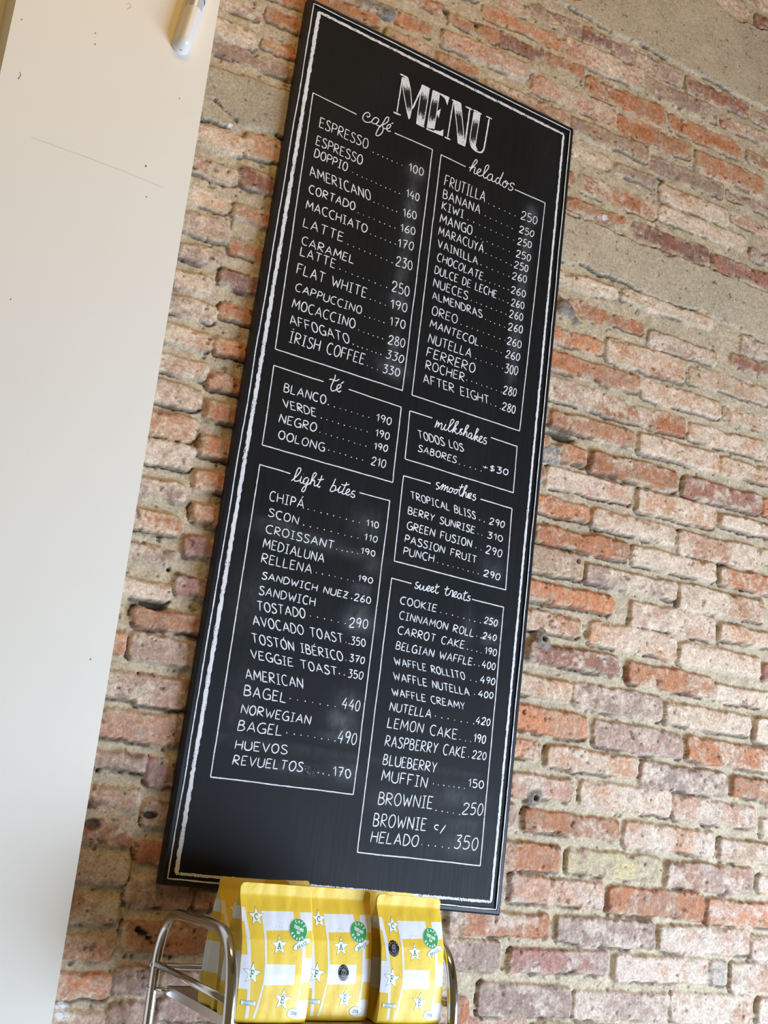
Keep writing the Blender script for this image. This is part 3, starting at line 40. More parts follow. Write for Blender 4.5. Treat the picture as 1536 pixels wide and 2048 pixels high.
# ------------------------------------------------------------------ helpers
def props(o, label=None, cat=None, group=None, kind=None):
    if label: o['label'] = label
    if cat: o['category'] = cat
    if group: o['group'] = group
    if kind: o['kind'] = kind
    return o
def empty(name, loc=(0, 0, 0), rz=0.0):
    o = bpy.data.objects.new(name, None); COL.objects.link(o); o.location = loc; o.rotation_euler = (0, 0, rz)
    o.empty_display_size = 0.05
    return o
def link(name, me, parent=None):
    o = bpy.data.objects.new(name, me); COL.objects.link(o)
    if parent is not None: o.parent = parent
    return o
class MB:
    """collects vertices and faces for ONE mesh object"""
    def __init__(s): s.v = []; s.f = []; s.m = []; s.c = []; s.cur = 0
    def add(s, vs_, fs, cov=1.0):
        b = len(s.v); s.v += [tuple(p) for p in vs_]
        s.c += cov if isinstance(cov, list) else [cov]*len(vs_)
        for f in fs: s.f.append([b+i for i in f]); s.m.append(s.cur)
    def build(s, name, mats, parent=None, smooth=False, cov=False):
        me = bpy.data.meshes.new(name); me.from_pydata(s.v, [], s.f); me.update()
        for m in (mats if isinstance(mats, (list, tuple)) else [mats]): me.materials.append(m)
        me.polygons.foreach_set('material_index', s.m)
        if smooth: me.polygons.foreach_set('use_smooth', [True]*len(s.f))
        if cov:
            a = me.attributes.new('coverage', 'FLOAT', 'POINT'); a.data.foreach_set('value', s.c)
        return link(name, me, parent)
    def box(s, x0, x1, y0, y1, z0, z1):
        s.add([(x0, y0, z0), (x1, y0, z0), (x1, y1, z0), (x0, y1, z0), (x0, y0, z1), (x1, y0, z1), (x1, y1, z1), (x0, y1, z1)],
              [(0, 3, 2, 1), (4, 5, 6, 7), (0, 1, 5, 4), (1, 2, 6, 5), (2, 3, 7, 6), (3, 0, 4, 7)])
    def tube(s, pts, r, n=20, cap=True):
        P = [Vector(p) for p in pts]; k = len(P); rings = []
        t = (P[1]-P[0]).normalized(); u = t.orthogonal().normalized()
        for i in range(k):
            t2 = ((P[min(i+1, k-1)]-P[i]).normalized()+(P[i]-P[max(i-1, 0)]).normalized()).normalized() if 0 < i < k-1 else (P[1]-P[0] if i == 0 else P[-1]-P[-2]).normalized()
            u = (u-t2*u.dot(t2)).normalized(); w = t2.cross(u)
            rr = r[i] if isinstance(r, (list, tuple)) else r
            rings.append([P[i]+(u*math.cos(a)+w*math.sin(a))*rr for a in [2*math.pi*j/n for j in range(n)]])
        fs = [(i*n+j, i*n+(j+1) % n, (i+1)*n+(j+1) % n, (i+1)*n+j) for i in range(k-1) for j in range(n)]
        if cap: fs += [tuple(range(n-1, -1, -1)), tuple(range((k-1)*n, k*n))]
        s.add([p for q in rings for p in q], fs)
    def lathe(s, prof, M, n=24):
        vs_ = []
        for r, z in prof:
            for j in range(n):
                a = 2*math.pi*j/n; vs_.append(M @ Vector((r*math.cos(a), r*math.sin(a), z)))
        k = len(prof)
        fs = [(i*n+j, i*n+(j+1) % n, (i+1)*n+(j+1) % n, (i+1)*n+j) for i in range(k-1) for j in range(n)]
        fs += [tuple(range(n-1, -1, -1)), tuple(range((k-1)*n, k*n))]
        s.add(vs_, fs)
def catmull(P, sub=5):
    P = [np.array(p, float) for p in P]
    if len(P) < 3: return P
    Q = [2*P[0]-P[1]]+P+[2*P[-1]-P[-2]]; out = []
    for i in range(1, len(Q)-2):
        a, b, c, d = Q[i-1], Q[i], Q[i+1], Q[i+2]
        for t in np.linspace(0, 1, sub, endpoint=False):
            out.append(0.5*((2*b)+(c-a)*t+(2*a-5*b+4*c-d)*t*t+(3*b-a-3*c+d)*t**3))
    out.append(P[-1]); return out
def resample(P, step):
    out = [np.array(P[0], float)]
    for a, b in zip(P[:-1], P[1:]):
        a = np.array(a, float); b = np.array(b, float); n = max(1, int(np.linalg.norm(b-a)/step))
        for i in range(1, n+1): out.append(a+(b-a)*i/n)
    return out

# ------------------------------------------------------------------ materials
def mat(name, base, rough=0.5, metal=0.0, spec=0.5, coat=0.0):
    m = bpy.data.materials.new(name); m.use_nodes = True; b = m.node_tree.nodes['Principled BSDF']
    b.inputs['Base Color'].default_value = (*base, 1); b.inputs['Roughness'].default_value = rough
    b.inputs['Metallic'].default_value = metal; b.inputs['Specular IOR Level'].default_value = spec; b.inputs['Coat Weight'].default_value = coat
    return m
def nd(m, t, **k):
    n = m.node_tree.nodes.new(t)
    for a, v in k.items(): setattr(n, a, v)
    return n
def lk(m, a, b): m.node_tree.links.new(a, b)
def objnoise(m, scale, detail=4, rough=0.55, stretch=None):
    tc = nd(m, 'ShaderNodeTexCoord'); n = nd(m, 'ShaderNodeTexNoise'); n.inputs['Scale'].default_value = scale
    n.inputs['Detail'].default_value = detail; n.inputs['Roughness'].default_value = rough
    if stretch:
        mp = nd(m, 'ShaderNodeMapping'); mp.inputs['Scale'].default_value = stretch
        lk(m, tc.outputs['Object'], mp.inputs[0]); lk(m, mp.outputs[0], n.inputs['Vector'])
    else: lk(m, tc.outputs['Object'], n.inputs['Vector'])
    return n
def ramp(m, src, lo, hi, c0=(0, 0, 0, 1), c1=(1, 1, 1, 1)):
    r = nd(m, 'ShaderNodeValToRGB'); r.color_ramp.elements[0].position = lo; r.color_ramp.elements[1].position = hi
    r.color_ramp.elements[0].color = c0; r.color_ramp.elements[1].color = c1; lk(m, src, r.inputs[0]); return r
def mixc(m, fac, a, b, mode='MIX'):
    x = nd(m, 'ShaderNodeMix', data_type='RGBA', blend_type=mode)
    for s_, v in ((x.inputs[0], fac), (x.inputs[6], a), (x.inputs[7], b)):
        if hasattr(v, 'node'): lk(m, v, s_)
        elif isinstance(v, tuple): s_.default_value = v
        else: s_.default_value = v
    return x.outputs[2]
def bump(m, src, strength, dist):
    b = nd(m, 'ShaderNodeBump'); b.inputs['Strength'].default_value = strength; b.inputs['Distance'].default_value = dist
    lk(m, src, b.inputs['Height']); lk(m, b.outputs[0], m.node_tree.nodes['Principled BSDF'].inputs['Normal']); return b
def pb(m): return m.node_tree.nodes['Principled BSDF']

M = {}
# brick wall: vertex colour holds the albedo of each brick and joint with gap shade painted in, fine grain added here
m = M['brick'] = mat('old_brick', (0.5, 0.3, 0.2), 0.62, spec=0.45)
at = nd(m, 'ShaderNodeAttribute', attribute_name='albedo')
n1 = objnoise(m, 210, 6, 0.7); n2 = objnoise(m, 620, 3, 0.6); n3 = objnoise(m, 75, 6, 0.72)
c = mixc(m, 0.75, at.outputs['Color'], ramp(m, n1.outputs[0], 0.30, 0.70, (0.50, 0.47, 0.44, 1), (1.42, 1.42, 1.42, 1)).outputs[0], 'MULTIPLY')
c = mixc(m, 0.6, c, ramp(m, n3.outputs[0], 0.30, 0.70, (0.72, 0.68, 0.66, 1), (1.24, 1.25, 1.26, 1)).outputs[0], 'MULTIPLY')
speck = ramp(m, n2.outputs[0], 0.30, 0.37, (0.30, 0.25, 0.22, 1), (1, 1, 1, 1)).outputs[0]
c = mixc(m, 0.8, c, speck, 'MULTIPLY')
lk(m, c, pb(m).inputs['Base Color'])
mx = nd(m, 'ShaderNodeMath', operation='ADD'); lk(m, n1.outputs[0], mx.inputs[0]); lk(m, n2.outputs[0], mx.inputs[1])
bump(m, mx.outputs[0], 0.6, 0.0020)
lk(m, ramp(m, n3.outputs[0], 0.3, 0.7, (0.48, 0.48, 0.48, 1), (0.78, 0.78, 0.78, 1)).outputs[0], pb(m).inputs['Roughness'])

m = M['plaster'] = mat('painted_plaster', (0.80, 0.765, 0.72), 0.55)
n1 = objnoise(m, 6, 3); lk(m, mixc(m, n1.outputs[0], (0.80, 0.760, 0.655, 1), (0.83, 0.790, 0.685, 1)), pb(m).inputs['Base Color'])
n2 = objnoise(m, 240, 3); bump(m, n2.outputs[0], 0.12, 0.0006)
M['pencil'] = mat('pencil_mark', (0.66, 0.61, 0.53), 0.8)
M['scuff'] = mat('dark_scuff', (0.22, 0.17, 0.13), 0.8)
M['floor'] = mat('floor_tile', (0.30, 0.26, 0.22), 0.35)
n1 = objnoise(M['floor'], 3, 5); lk(M['floor'], mixc(M['floor'], n1.outputs[0], (0.26, 0.22, 0.18, 1), (0.36, 0.32, 0.27, 1)), pb(M['floor']).inputs['Base Color'])
M['ceiling'] = mat('ceiling_paint', (0.34, 0.26, 0.16), 0.8)

# blackboard paint: slate black with faint vertical brush streaks rubbed-out chalk and painted reflections
m = M['slate'] = mat('blackboard_paint', (0.02, 0.02, 0.02), 0.36, spec=0.14)
st = objnoise(m, 30, 3, 0.6, (6.0, 1.0, 0.22)); at = nd(m, 'ShaderNodeAttribute', attribute_name='coverage'); n2 = objnoise(m, 55, 6, 0.7, (1.0, 1.0, 0.5))
c = mixc(m, st.outputs[0], (0.006, 0.006, 0.006, 1), (0.0125, 0.0125, 0.0125, 1))
mu = nd(m, 'ShaderNodeMath', operation='MULTIPLY'); lk(m, at.outputs['Fac'], mu.inputs[0]); lk(m, ramp(m, n2.outputs[0], 0.25, 0.8).outputs[0], mu.inputs[1])
c = mixc(m, mu.outputs[0], c, (0.42, 0.43, 0.44, 1)); lk(m, c, pb(m).inputs['Base Color'])
lk(m, ramp(m, st.outputs[0], 0.3, 0.7, (0.46, 0.46, 0.46, 1), (0.56, 0.56, 0.56, 1)).outputs[0], pb(m).inputs['Roughness'])
m = M['frame'] = mat('black_frame_paint', (0.008, 0.008, 0.010), 0.40, spec=0.3)
n1 = objnoise(m, 30, 3); bump(m, n1.outputs[0], 0.2, 0.001)
# chalk: breaks up into grain where the coverage is thin
m = M['chalk'] = mat('white_chalk', (0.7, 0.7, 0.7), 0.9, spec=0.1)
n1 = objnoise(m, 620, 3, 0.6); at = nd(m, 'ShaderNodeAttribute', attribute_name='coverage')
ad = nd(m, 'ShaderNodeMath', operation='ADD'); lk(m, n1.outputs[0], ad.inputs[0]); lk(m, at.outputs['Fac'], ad.inputs[1])
lk(m, ramp(m, ad.outputs[0], 0.98, 1.34, (0.018, 0.018, 0.018, 1), (0.70, 0.70, 0.69, 1)).outputs[0], pb(m).inputs['Base Color'])
# metal
m = M['chrome'] = mat('polished_steel', (0.66, 0.64, 0.62), 0.13, 1.0)
n1 = objnoise(m, 60, 3); lk(m, ramp(m, n1.outputs[0], 0.3, 0.7, (0.09, 0.09, 0.09, 1), (0.17, 0.17, 0.17, 1)).outputs[0], pb(m).inputs['Roughness'])
M['steel'] = mat('brushed_steel', (0.55, 0.53, 0.51), 0.3, 1.0)
M['rubber'] = mat('black_rubber', (0.02, 0.02, 0.02), 0.7)
# bags
m = M['yellow'] = mat('yellow_foil', (0.80, 0.56, 0.055), 0.42, spec=0.4)
n1 = objnoise(m, 26, 3, 0.5); bump(m, n1.outputs[0], 0.35, 0.004)
m = M['bagwhite'] = mat('white_print', (0.76, 0.79, 0.84), 0.42, spec=0.4)
n1 = objnoise(m, 26, 3, 0.5); bump(m, n1.outputs[0], 0.35, 0.004)
M['starwhite'] = mat('star_white', (0.84, 0.86, 0.84), 0.45)
M['green'] = mat('bright_green_print', (0.045, 0.33, 0.10), 0.45)
M['darkgreen'] = mat('dark_green_print', (0.03, 0.17, 0.11), 0.5)
M['black'] = mat('black_sticker', (0.012, 0.012, 0.014), 0.25)
M['greyprint'] = mat('grey_print', (0.42, 0.42, 0.43), 0.5)
M['sensor'] = mat('sensor_plastic', (0.80, 0.75, 0.68), 0.35)
M['lens'] = mat('sensor_lens', (0.50, 0.50, 0.52), 0.10, coat=0.6)

# ------------------------------------------------------------------ numpy noise
class VN:
    def __init__(s, seed): s.t = np.random.RandomState(seed).rand(256, 256)
    def __call__(s, x, y):
        xi = np.floor(x).astype(int); yi = np.floor(y).astype(int); fx = x-xi; fy = y-yi
        fx = fx*fx*(3-2*fx); fy = fy*fy*(3-2*fy); x0 = xi & 255; x1 = (xi+1) & 255; y0 = yi & 255; y1 = (yi+1) & 255; t = s.t
        return (t[x0, y0]*(1-fx)+t[x1, y0]*fx)*(1-fy)+(t[x0, y1]*(1-fx)+t[x1, y1]*fx)*fy
def fbm(x, y, scale, seed, octs=4, gain=0.55):
    a = 0; amp = 1; tot = 0; f = 1.0/scale
    for o in range(octs):
        a = a+amp*VN(seed+o*17)(x*f+o*7.3+seed, y*f+o*3.1); tot += amp; amp *= gain; f *= 2.03
    return a/tot
def sst(a, b, x):
    t = np.clip((x-a)/(b-a), 0, 1); return t*t*(3-2*t)

# ------------------------------------------------------------------ brick wall (one mesh: bricks, joints, cement patches)
WY = -0.010
def axis(segs):
    out = []
    for a, b, st_ in segs: out += list(np.arange(a, b, st_))
    out.append(segs[-1][1]); return np.array(out)
gx = axis([(180, 500, 12), (500, 2190, 2.4), (2190, 3600, 14)]); gz = axis([(0, 1130, 14), (1130, 3800, 2.4), (3800, 4300, 14)])
X, Z = np.meshgrid(gx, gz, indexing='ij')
dm = np.full(X.shape, 60.0); bid = np.zeros(X.shape, int)
edge = (fbm(X, Z, 13, 11, 3)-0.5)*7+(fbm(X, Z, 60, 23, 3)-0.5)*11-1.6
def slope(z): return float(np.interp(z, [1500, 1750, 2000, 2400, 3400], [-0.004, 0.002, 0.02, 0.045, 0.06]))
R = random.Random(9)
bl = []
for x0, z0, x1, z1, k, w in BRICKS:
    zc = (z0+z1)/2; s_ = slope(zc); wd_ = x1-x0; h = max(34, min(62, (z1-z0)+s_*wd_))
    bl.append(((x0+x1)/2, zc, wd_/2, h/2, s_, k, w/100, True))
rects = [(b[0], b[1], b[2], b[3]) for b in bl]
kinds = 'OOPPWWMMDT'
row = 0
z = 60.0
while z < 4280:
    x = 150.0-(row % 2)*130-R.random()*30
    while x < 3600:
        w = 240+R.random()*20
        cx = x+w/2; zz = z+slope(z)*(cx-1700)*0.35
        ov = sum(max(0, min(cx+w/2, a+c_)-max(cx-w/2, a-c_))*max(0, min(zz+26, b_+d_+14)-max(zz-26, b_-d_-14)) for a, b_, c_, d_ in rects)
        if ov < 0.12*w*52: bl.append((cx, zz, w/2, 26, slope(z), R.choice(kinds), 0.2+0.5*R.random(), False))
        x += w+13
    z += 67; row += 1
for i, (cx, cz, hw, hh, s_, k, w, real) in enumerate(bl):
    i0, i1 = np.searchsorted(gx, [cx-hw-28, cx+hw+28]); j0, j1 = np.searchsorted(gz, [cz-hh-34, cz+hh+34])
    if i1 <= i0 or j1 <= j0: continue
    sl = (slice(i0, i1), slice(j0, j1)); px_ = X[sl]-cx; pz = Z[sl]-cz; pz = pz-s_*px_
    r = 9+R.random()*5
    qx = np.abs(px_)-(hw-r); qz = np.abs(pz)-(hh-r)
    d = np.hypot(np.maximum(qx, 0), np.maximum(qz, 0))+np.minimum(np.maximum(qx, qz), 0)-r+edge[sl]
    b = d < dm[sl]; dm[sl] = np.where(b, d, dm[sl]); bid[sl] = np.where(b, i, bid[sl])
B = {k: np.array([b[j] for b in bl], float) for j, k in enumerate(['cx', 'cz', 'hw', 'hh', 'sl']) if True}
BW = np.array([b[6] for b in bl]); rs = np.random.RandomState(5)
off = rs.rand(len(bl))*7-2.5; tx = (rs.rand(len(bl))-0.5)*0.03; tz = (rs.rand(len(bl))-0.5)*0.10
tone = 0.82+0.34*rs.rand(len(bl))
PAL = {'O': ((0.52, 0.205, 0.085), (0.46, 0.235, 0.125)), 'D': ((0.33, 0.140, 0.085), (0.29, 0.155, 0.115)), 'M': ((0.41, 0.28, 0.205), (0.36, 0.225, 0.165)),
       'P': ((0.51, 0.28, 0.175), (0.45, 0.295, 0.215)), 'W': ((0.55, 0.29, 0.155), (0.52, 0.33, 0.21)), 'T': ((0.50, 0.33, 0.20), (0.42, 0.29, 0.21)),
       'Y': ((0.55, 0.44, 0.22), (0.40, 0.27, 0.19)), 'G': ((0.27, 0.25, 0.225), (0.22, 0.20, 0.18)), 'R': ((0.40, 0.185, 0.135), (0.35, 0.20, 0.165))}
A0 = np.array([PAL[b[5]][0] for b in bl]); A1 = np.array([PAL[b[5]][1] for b in bl])
low = sst(2650, 2250, Z)                                   # joints are raked out below, nearly flush higher up
rec = 2.8+6.8*low-1.6*sst(1650, 1250, Z)
jn = fbm(X, Z, 30, 41, 4)
hm = -rec+(jn-0.5)*7+(fbm(X, Z, 7, 43, 2)-0.5)*1.6
lx = X-B['cx'][bid]; lz = Z-B['cz'][bid]-B['sl'][bid]*lx
hb = off[bid]+tx[bid]*lx+tz[bid]*lz+(fbm(X, Z, 26, 51, 4)-0.5)*5.5+(fbm(X, Z, 6, 57, 2)-0.5)*1.2
hb = np.minimum(hb, 6.5)
prof = sst(2.5, -6.5, dm)
H = hm*(1-prof)+hb*prof
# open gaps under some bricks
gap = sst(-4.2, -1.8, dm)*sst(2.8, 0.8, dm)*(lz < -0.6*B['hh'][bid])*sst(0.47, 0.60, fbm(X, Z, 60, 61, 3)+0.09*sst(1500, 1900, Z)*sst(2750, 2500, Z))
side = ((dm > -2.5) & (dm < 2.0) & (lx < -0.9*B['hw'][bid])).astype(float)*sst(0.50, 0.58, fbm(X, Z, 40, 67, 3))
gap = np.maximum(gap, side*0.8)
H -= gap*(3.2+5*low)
# pits and chips
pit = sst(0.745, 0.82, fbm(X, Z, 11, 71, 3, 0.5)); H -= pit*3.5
chip = sst(0.64, 0.70, fbm(X, Z, 34, 73, 3))*sst(-14, -3, dm)*prof; H -= chip*5
# colour
f1 = fbm(X, Z, 60, 81, 4)[..., None]; f2 = 0.62*fbm(X, Z*1.5, 34, 83, 6, 0.72)+0.38*fbm(X, Z, 7.5, 87, 3, 0.7); f3 = fbm(X, Z, 8, 89, 3, 0.7)
bc = A0[bid]*(1-sst(0.4, 0.6, f1))+A1[bid]*sst(0.4, 0.6, f1)
bc = bc*tone[bid][..., None]*(0.72+0.56*f3[..., None])
wv = BW[bid]
wm = sst(0.36, 0.70, f2+(wv-0.5)*0.60+(f1[..., 0]-0.5)*0.45)*np.where(wv < 0.08, 0.25, 0.90)
streak = sst(0.56, 0.70, fbm(X*1.0, Z*0.22, 6, 91, 3, 0.6))*(0.25+0.5*fbm(X, Z, 80, 93, 2)); wm = np.clip(wm+streak*0.35*(1-wm), 0, 1)
wash = np.stack([0.74+0.0*f3, 0.575+0.01*f3, 0.405+0.02*f3], -1)*(0.84+0.32*f3[..., None])
yel = np.array([b[5] == 'Y' for b in bl])[bid][..., None]; wash = wash*(1-yel)+np.array([0.60, 0.50, 0.27])*yel
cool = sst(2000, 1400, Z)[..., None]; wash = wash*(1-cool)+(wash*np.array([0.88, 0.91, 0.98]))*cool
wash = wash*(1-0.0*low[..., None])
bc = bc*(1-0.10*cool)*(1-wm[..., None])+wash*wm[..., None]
bc *= (1-0.55*chip[..., None]*(1-wm[..., None]))
jc = np.array([0.52, 0.42, 0.275])*(0.80+0.4*fbm(X, Z, 22, 97, 4)[..., None])
smear = sst(0.50, 0.68, fbm(X, Z, 26, 101, 5, 0.65)+0.09*(1-low))*sst(-18, -3, dm)
cp = np.clip(sst(0.5, -2.5, dm)*(1-0.85*smear), 0, 1)[..., None]
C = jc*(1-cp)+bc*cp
C *= (1-0.62*gap[..., None])*(1-0.5*pit[..., None])  # gap shade below and left of bricks painted into the colour; pits darker too
def inside(poly):
    ins = np.zeros(X.shape, bool); n = len(poly); jx = X+(fbm(X, Z, 40, 111, 3)-0.5)*26; jz = Z+(fbm(X, Z, 40, 117, 3)-0.5)*22
    dist = np.full(X.shape, 1e9)
    for i in range(n):
        (x0, z0), (x1, z1) = poly[i], poly[(i+1) % n]
        if z1 != z0: ins ^= ((z0 > jz) != (z1 > jz)) & (jx < (x1-x0)*(jz-z0)/(z1-z0)+x0)
        t = np.clip(((jx-x0)*(x1-x0)+(jz-z0)*(z1-z0))/((x1-x0)**2+(z1-z0)**2), 0, 1)
        dist = np.minimum(dist, np.hypot(jx-x0-t*(x1-x0), jz-z0-t*(z1-z0)))
    return np.where(ins, -dist, dist)
pc = np.array([0.50, 0.41, 0.275])
for key, hh_, tint in (('top', 3.5, 1.0), ('mid', 2.5, 1.0), ('left', 4.5, 0.86), ('left2', 5.5, 1.0)):
    d = inside(PLASTER[key]); k = sst(3, -3, d); g = fbm(X, Z, 70, 121, 5)
    hp_ = hh_+(g-0.5)*4+(fbm(X, Z, 9, 127, 3)-0.5)*1.2
    H = H*(1-k)+hp_*k
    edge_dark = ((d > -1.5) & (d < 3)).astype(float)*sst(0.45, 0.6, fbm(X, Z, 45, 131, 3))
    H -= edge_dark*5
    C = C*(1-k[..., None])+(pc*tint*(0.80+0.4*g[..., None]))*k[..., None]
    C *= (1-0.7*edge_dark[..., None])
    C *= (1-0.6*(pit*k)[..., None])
# cement lumps with plugged holes, and open holes
for cx, cz, r, hh_, hole in ((1425, 2661, 24, 12, 0), (1445, 2652, 14, 10, 0), (1460, 2640, 12, 8, 0), (1431, 1919, 24, 11, 7), (1438, 1600, 22, 10, 7)):
    rr = np.hypot(X-cx, Z-cz)+(fbm(X, Z, 18, 141, 3)-0.5)*16; k = sst(r, r-7, rr)
    H = H*(1-k)+(hh_-0.35*rr+(fbm(X, Z, 9, 143, 3)-0.5)*5)*k; C = C*(1-k[..., None])+np.array([0.25, 0.205, 0.16])*(0.7+0.6*f3[..., None])*k[..., None]
    if hole:
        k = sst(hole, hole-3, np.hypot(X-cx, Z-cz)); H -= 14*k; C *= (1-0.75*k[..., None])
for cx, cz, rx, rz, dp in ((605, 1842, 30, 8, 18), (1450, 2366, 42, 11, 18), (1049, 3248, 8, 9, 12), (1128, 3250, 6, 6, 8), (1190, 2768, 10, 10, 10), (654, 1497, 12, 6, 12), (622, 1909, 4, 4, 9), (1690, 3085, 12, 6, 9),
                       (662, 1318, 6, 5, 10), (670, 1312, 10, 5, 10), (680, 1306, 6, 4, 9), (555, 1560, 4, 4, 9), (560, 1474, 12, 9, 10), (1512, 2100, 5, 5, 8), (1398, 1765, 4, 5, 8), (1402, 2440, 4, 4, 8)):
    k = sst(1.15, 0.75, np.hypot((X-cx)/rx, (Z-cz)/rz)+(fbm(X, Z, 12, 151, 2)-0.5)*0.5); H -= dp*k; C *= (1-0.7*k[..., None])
# white plaster splash
for cx, cz, r in ((1522, 2919, 9), (603, 2773, 6), (560, 1192, 14)):
    k = sst(r, r-3, np.hypot(X-cx, Z-cz)+(f3-0.5)*8); C = C*(1-k[..., None])+np.array([0.72, 0.70, 0.66])*k[..., None]
H = np.clip(H, -26, 9)
nx, nz = X.shape
co = np.stack([X/1000, WY-H/1000, Z/1000], -1).reshape(-1, 3)
ii = np.arange(nx*nz).reshape(nx, nz)
q = np.stack([ii[:-1, :-1], ii[1:, :-1], ii[1:, 1:], ii[:-1, 1:]], -1).reshape(-1, 4)
me = bpy.data.meshes.new('wall_back'); me.vertices.add(nx*nz); me.vertices.foreach_set('co', co.astype(np.float32).ravel())
me.loops.add(q.size); me.loops.foreach_set('vertex_index', q.astype(np.int32).ravel())
me.polygons.add(len(q)); me.polygons.foreach_set('loop_start', (np.arange(len(q))*4).astype(np.int32))
me.polygons.foreach_set('use_smooth', np.ones(len(q), bool)); me.update(calc_edges=True)
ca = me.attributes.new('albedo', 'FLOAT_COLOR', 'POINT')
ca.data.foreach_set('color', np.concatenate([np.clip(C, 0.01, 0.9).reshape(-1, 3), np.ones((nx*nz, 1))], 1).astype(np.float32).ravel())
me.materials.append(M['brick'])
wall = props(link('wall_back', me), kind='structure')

# ------------------------------------------------------------------ white boxed pillar at the left, wall beside it, floor, ceiling
def ribbon(mb, pts, width, y, seed=0, jit=0.0, cov=1.0, taper=True):
    """flat stroke in the XZ plane at depth y; pts and width in metres"""
    P = [np.array(p, float) for p in pts]; n = len(P)
    if n < 2: return
    vs_ = []; cv = []
    for i in range(n):
        t = P[min(i+1, n-1)]-P[max(i-1, 0)]; L = np.linalg.norm(t)
        if L < 1e-9: t = np.array([1.0, 0]); L = 1
        t = t/L; nn = np.array([-t[1], t[0]])
        s_ = seed*13.7+i*0.9
        w = width*(0.5+jit*0.35*noise.noise((s_, seed, 0.3))); w2 = width*(0.5+jit*0.35*noise.noise((s_, seed, 9.3)))
        if taper and (i == 0 or i == n-1): w *= 0.6; w2 *= 0.6
        a = P[i]+nn*w; b = P[i]-nn*w2
        yy = y-1.5e-6*i-2e-6*(seed % 11); vs_ += [(a[0], yy, a[1]), (b[0], yy, b[1])]
        cvv = cov if not callable(cov) else cov(i/(n-1)); cv += [cvv, cvv]
    mb.add(vs_, [(2*i, 2*i+1, 2*i+3, 2*i+2) for i in range(n-1)], cv)
PX0, PX1, PYF = 0.1704, 0.5020, -0.160
p = MB()
p.add([(PX0, PYF, 0), (PX1, PYF, 0), (PX1, PYF, 4.3), (PX0, PYF, 4.3)], [(0, 1, 2, 3)])
p.add([(PX0, 0, 0), (PX0, PYF, 0), (PX0, PYF, 4.3), (PX0, 0, 4.3)], [(0, 1, 2, 3)])
p.add([(PX1, PYF, 0), (PX1, 0.02, 0), (PX1, 0.02, 4.3), (PX1, PYF, 4.3)], [(0, 1, 2, 3)])
p.cur = 1
ribbon(p, resample([(0.235, 2.521), (0.33, 2.5215), (0.400, 2.520), (0.457, 2.517)], 0.01), 0.0009, PYF-0.0003, 3, 1.0)
ribbon(p, resample([(0.345, 2.813), (0.352, 2.822), (0.348, 2.828), (0.343, 2.823)], 0.004), 0.0012, PYF-0.0003, 5, 1.0)
p.cur = 2
ribbon(p, [(0.1985, 2.6245), (0.2008, 2.621), (0.2005, 2.618), (0.1992, 2.613)], 0.0011, PYF-0.0003, 4, 0.4)
for mx_, mz_, mr in ((0.199, 2.613, 0.0011), (0.423, 2.544, 0.0015), (0.302, 2.746, 0.0010), (0.305, 2.726, 0.0011), (0.185, 2.716, 0.0010), (0.433, 2.49, 0.0009), (0.254, 2.245, 0.0009), (0.46, 2.69, 0.0009), (0.30, 1.78, 0.0012), (0.47, 1.72, 0.001), (0.22, 1.60, 0.001)):
    p.add([(mx_+mr*math.cos(a), PYF-0.0003, mz_+1.5*mr*math.sin(a)) for a in [k*math.pi/4 for k in range(8)]], [tuple(range(8))])
props(p.build('wall_left', [M['plaster'], M['pencil'], M['scuff']]), kind='structure')
p = MB(); p.add([(-2.2, 0, 0), (PX0, 0, 0), (PX0, 0, 4.3), (-2.2, 0, 4.3)], [(0, 1, 2, 3)])
props(p.build('wall_corner', M['plaster']), kind='structure')
p = MB(); p.add([(-2.2, -6, 0), (4.4, -6, 0), (4.4, 0.05, 0), (-2.2, 0.05, 0)], [(0, 1, 2, 3)]); props(p.build('floor', M['floor']), kind='structure')
p = MB(); p.add([(-2.2, -6, 4.3), (-2.2, 0.05, 4.3), (4.4, 0.05, 4.3), (4.4, -6, 4.3)], [(0, 1, 2, 3)]); props(p.build('ceiling', M['ceiling']), kind='structure')

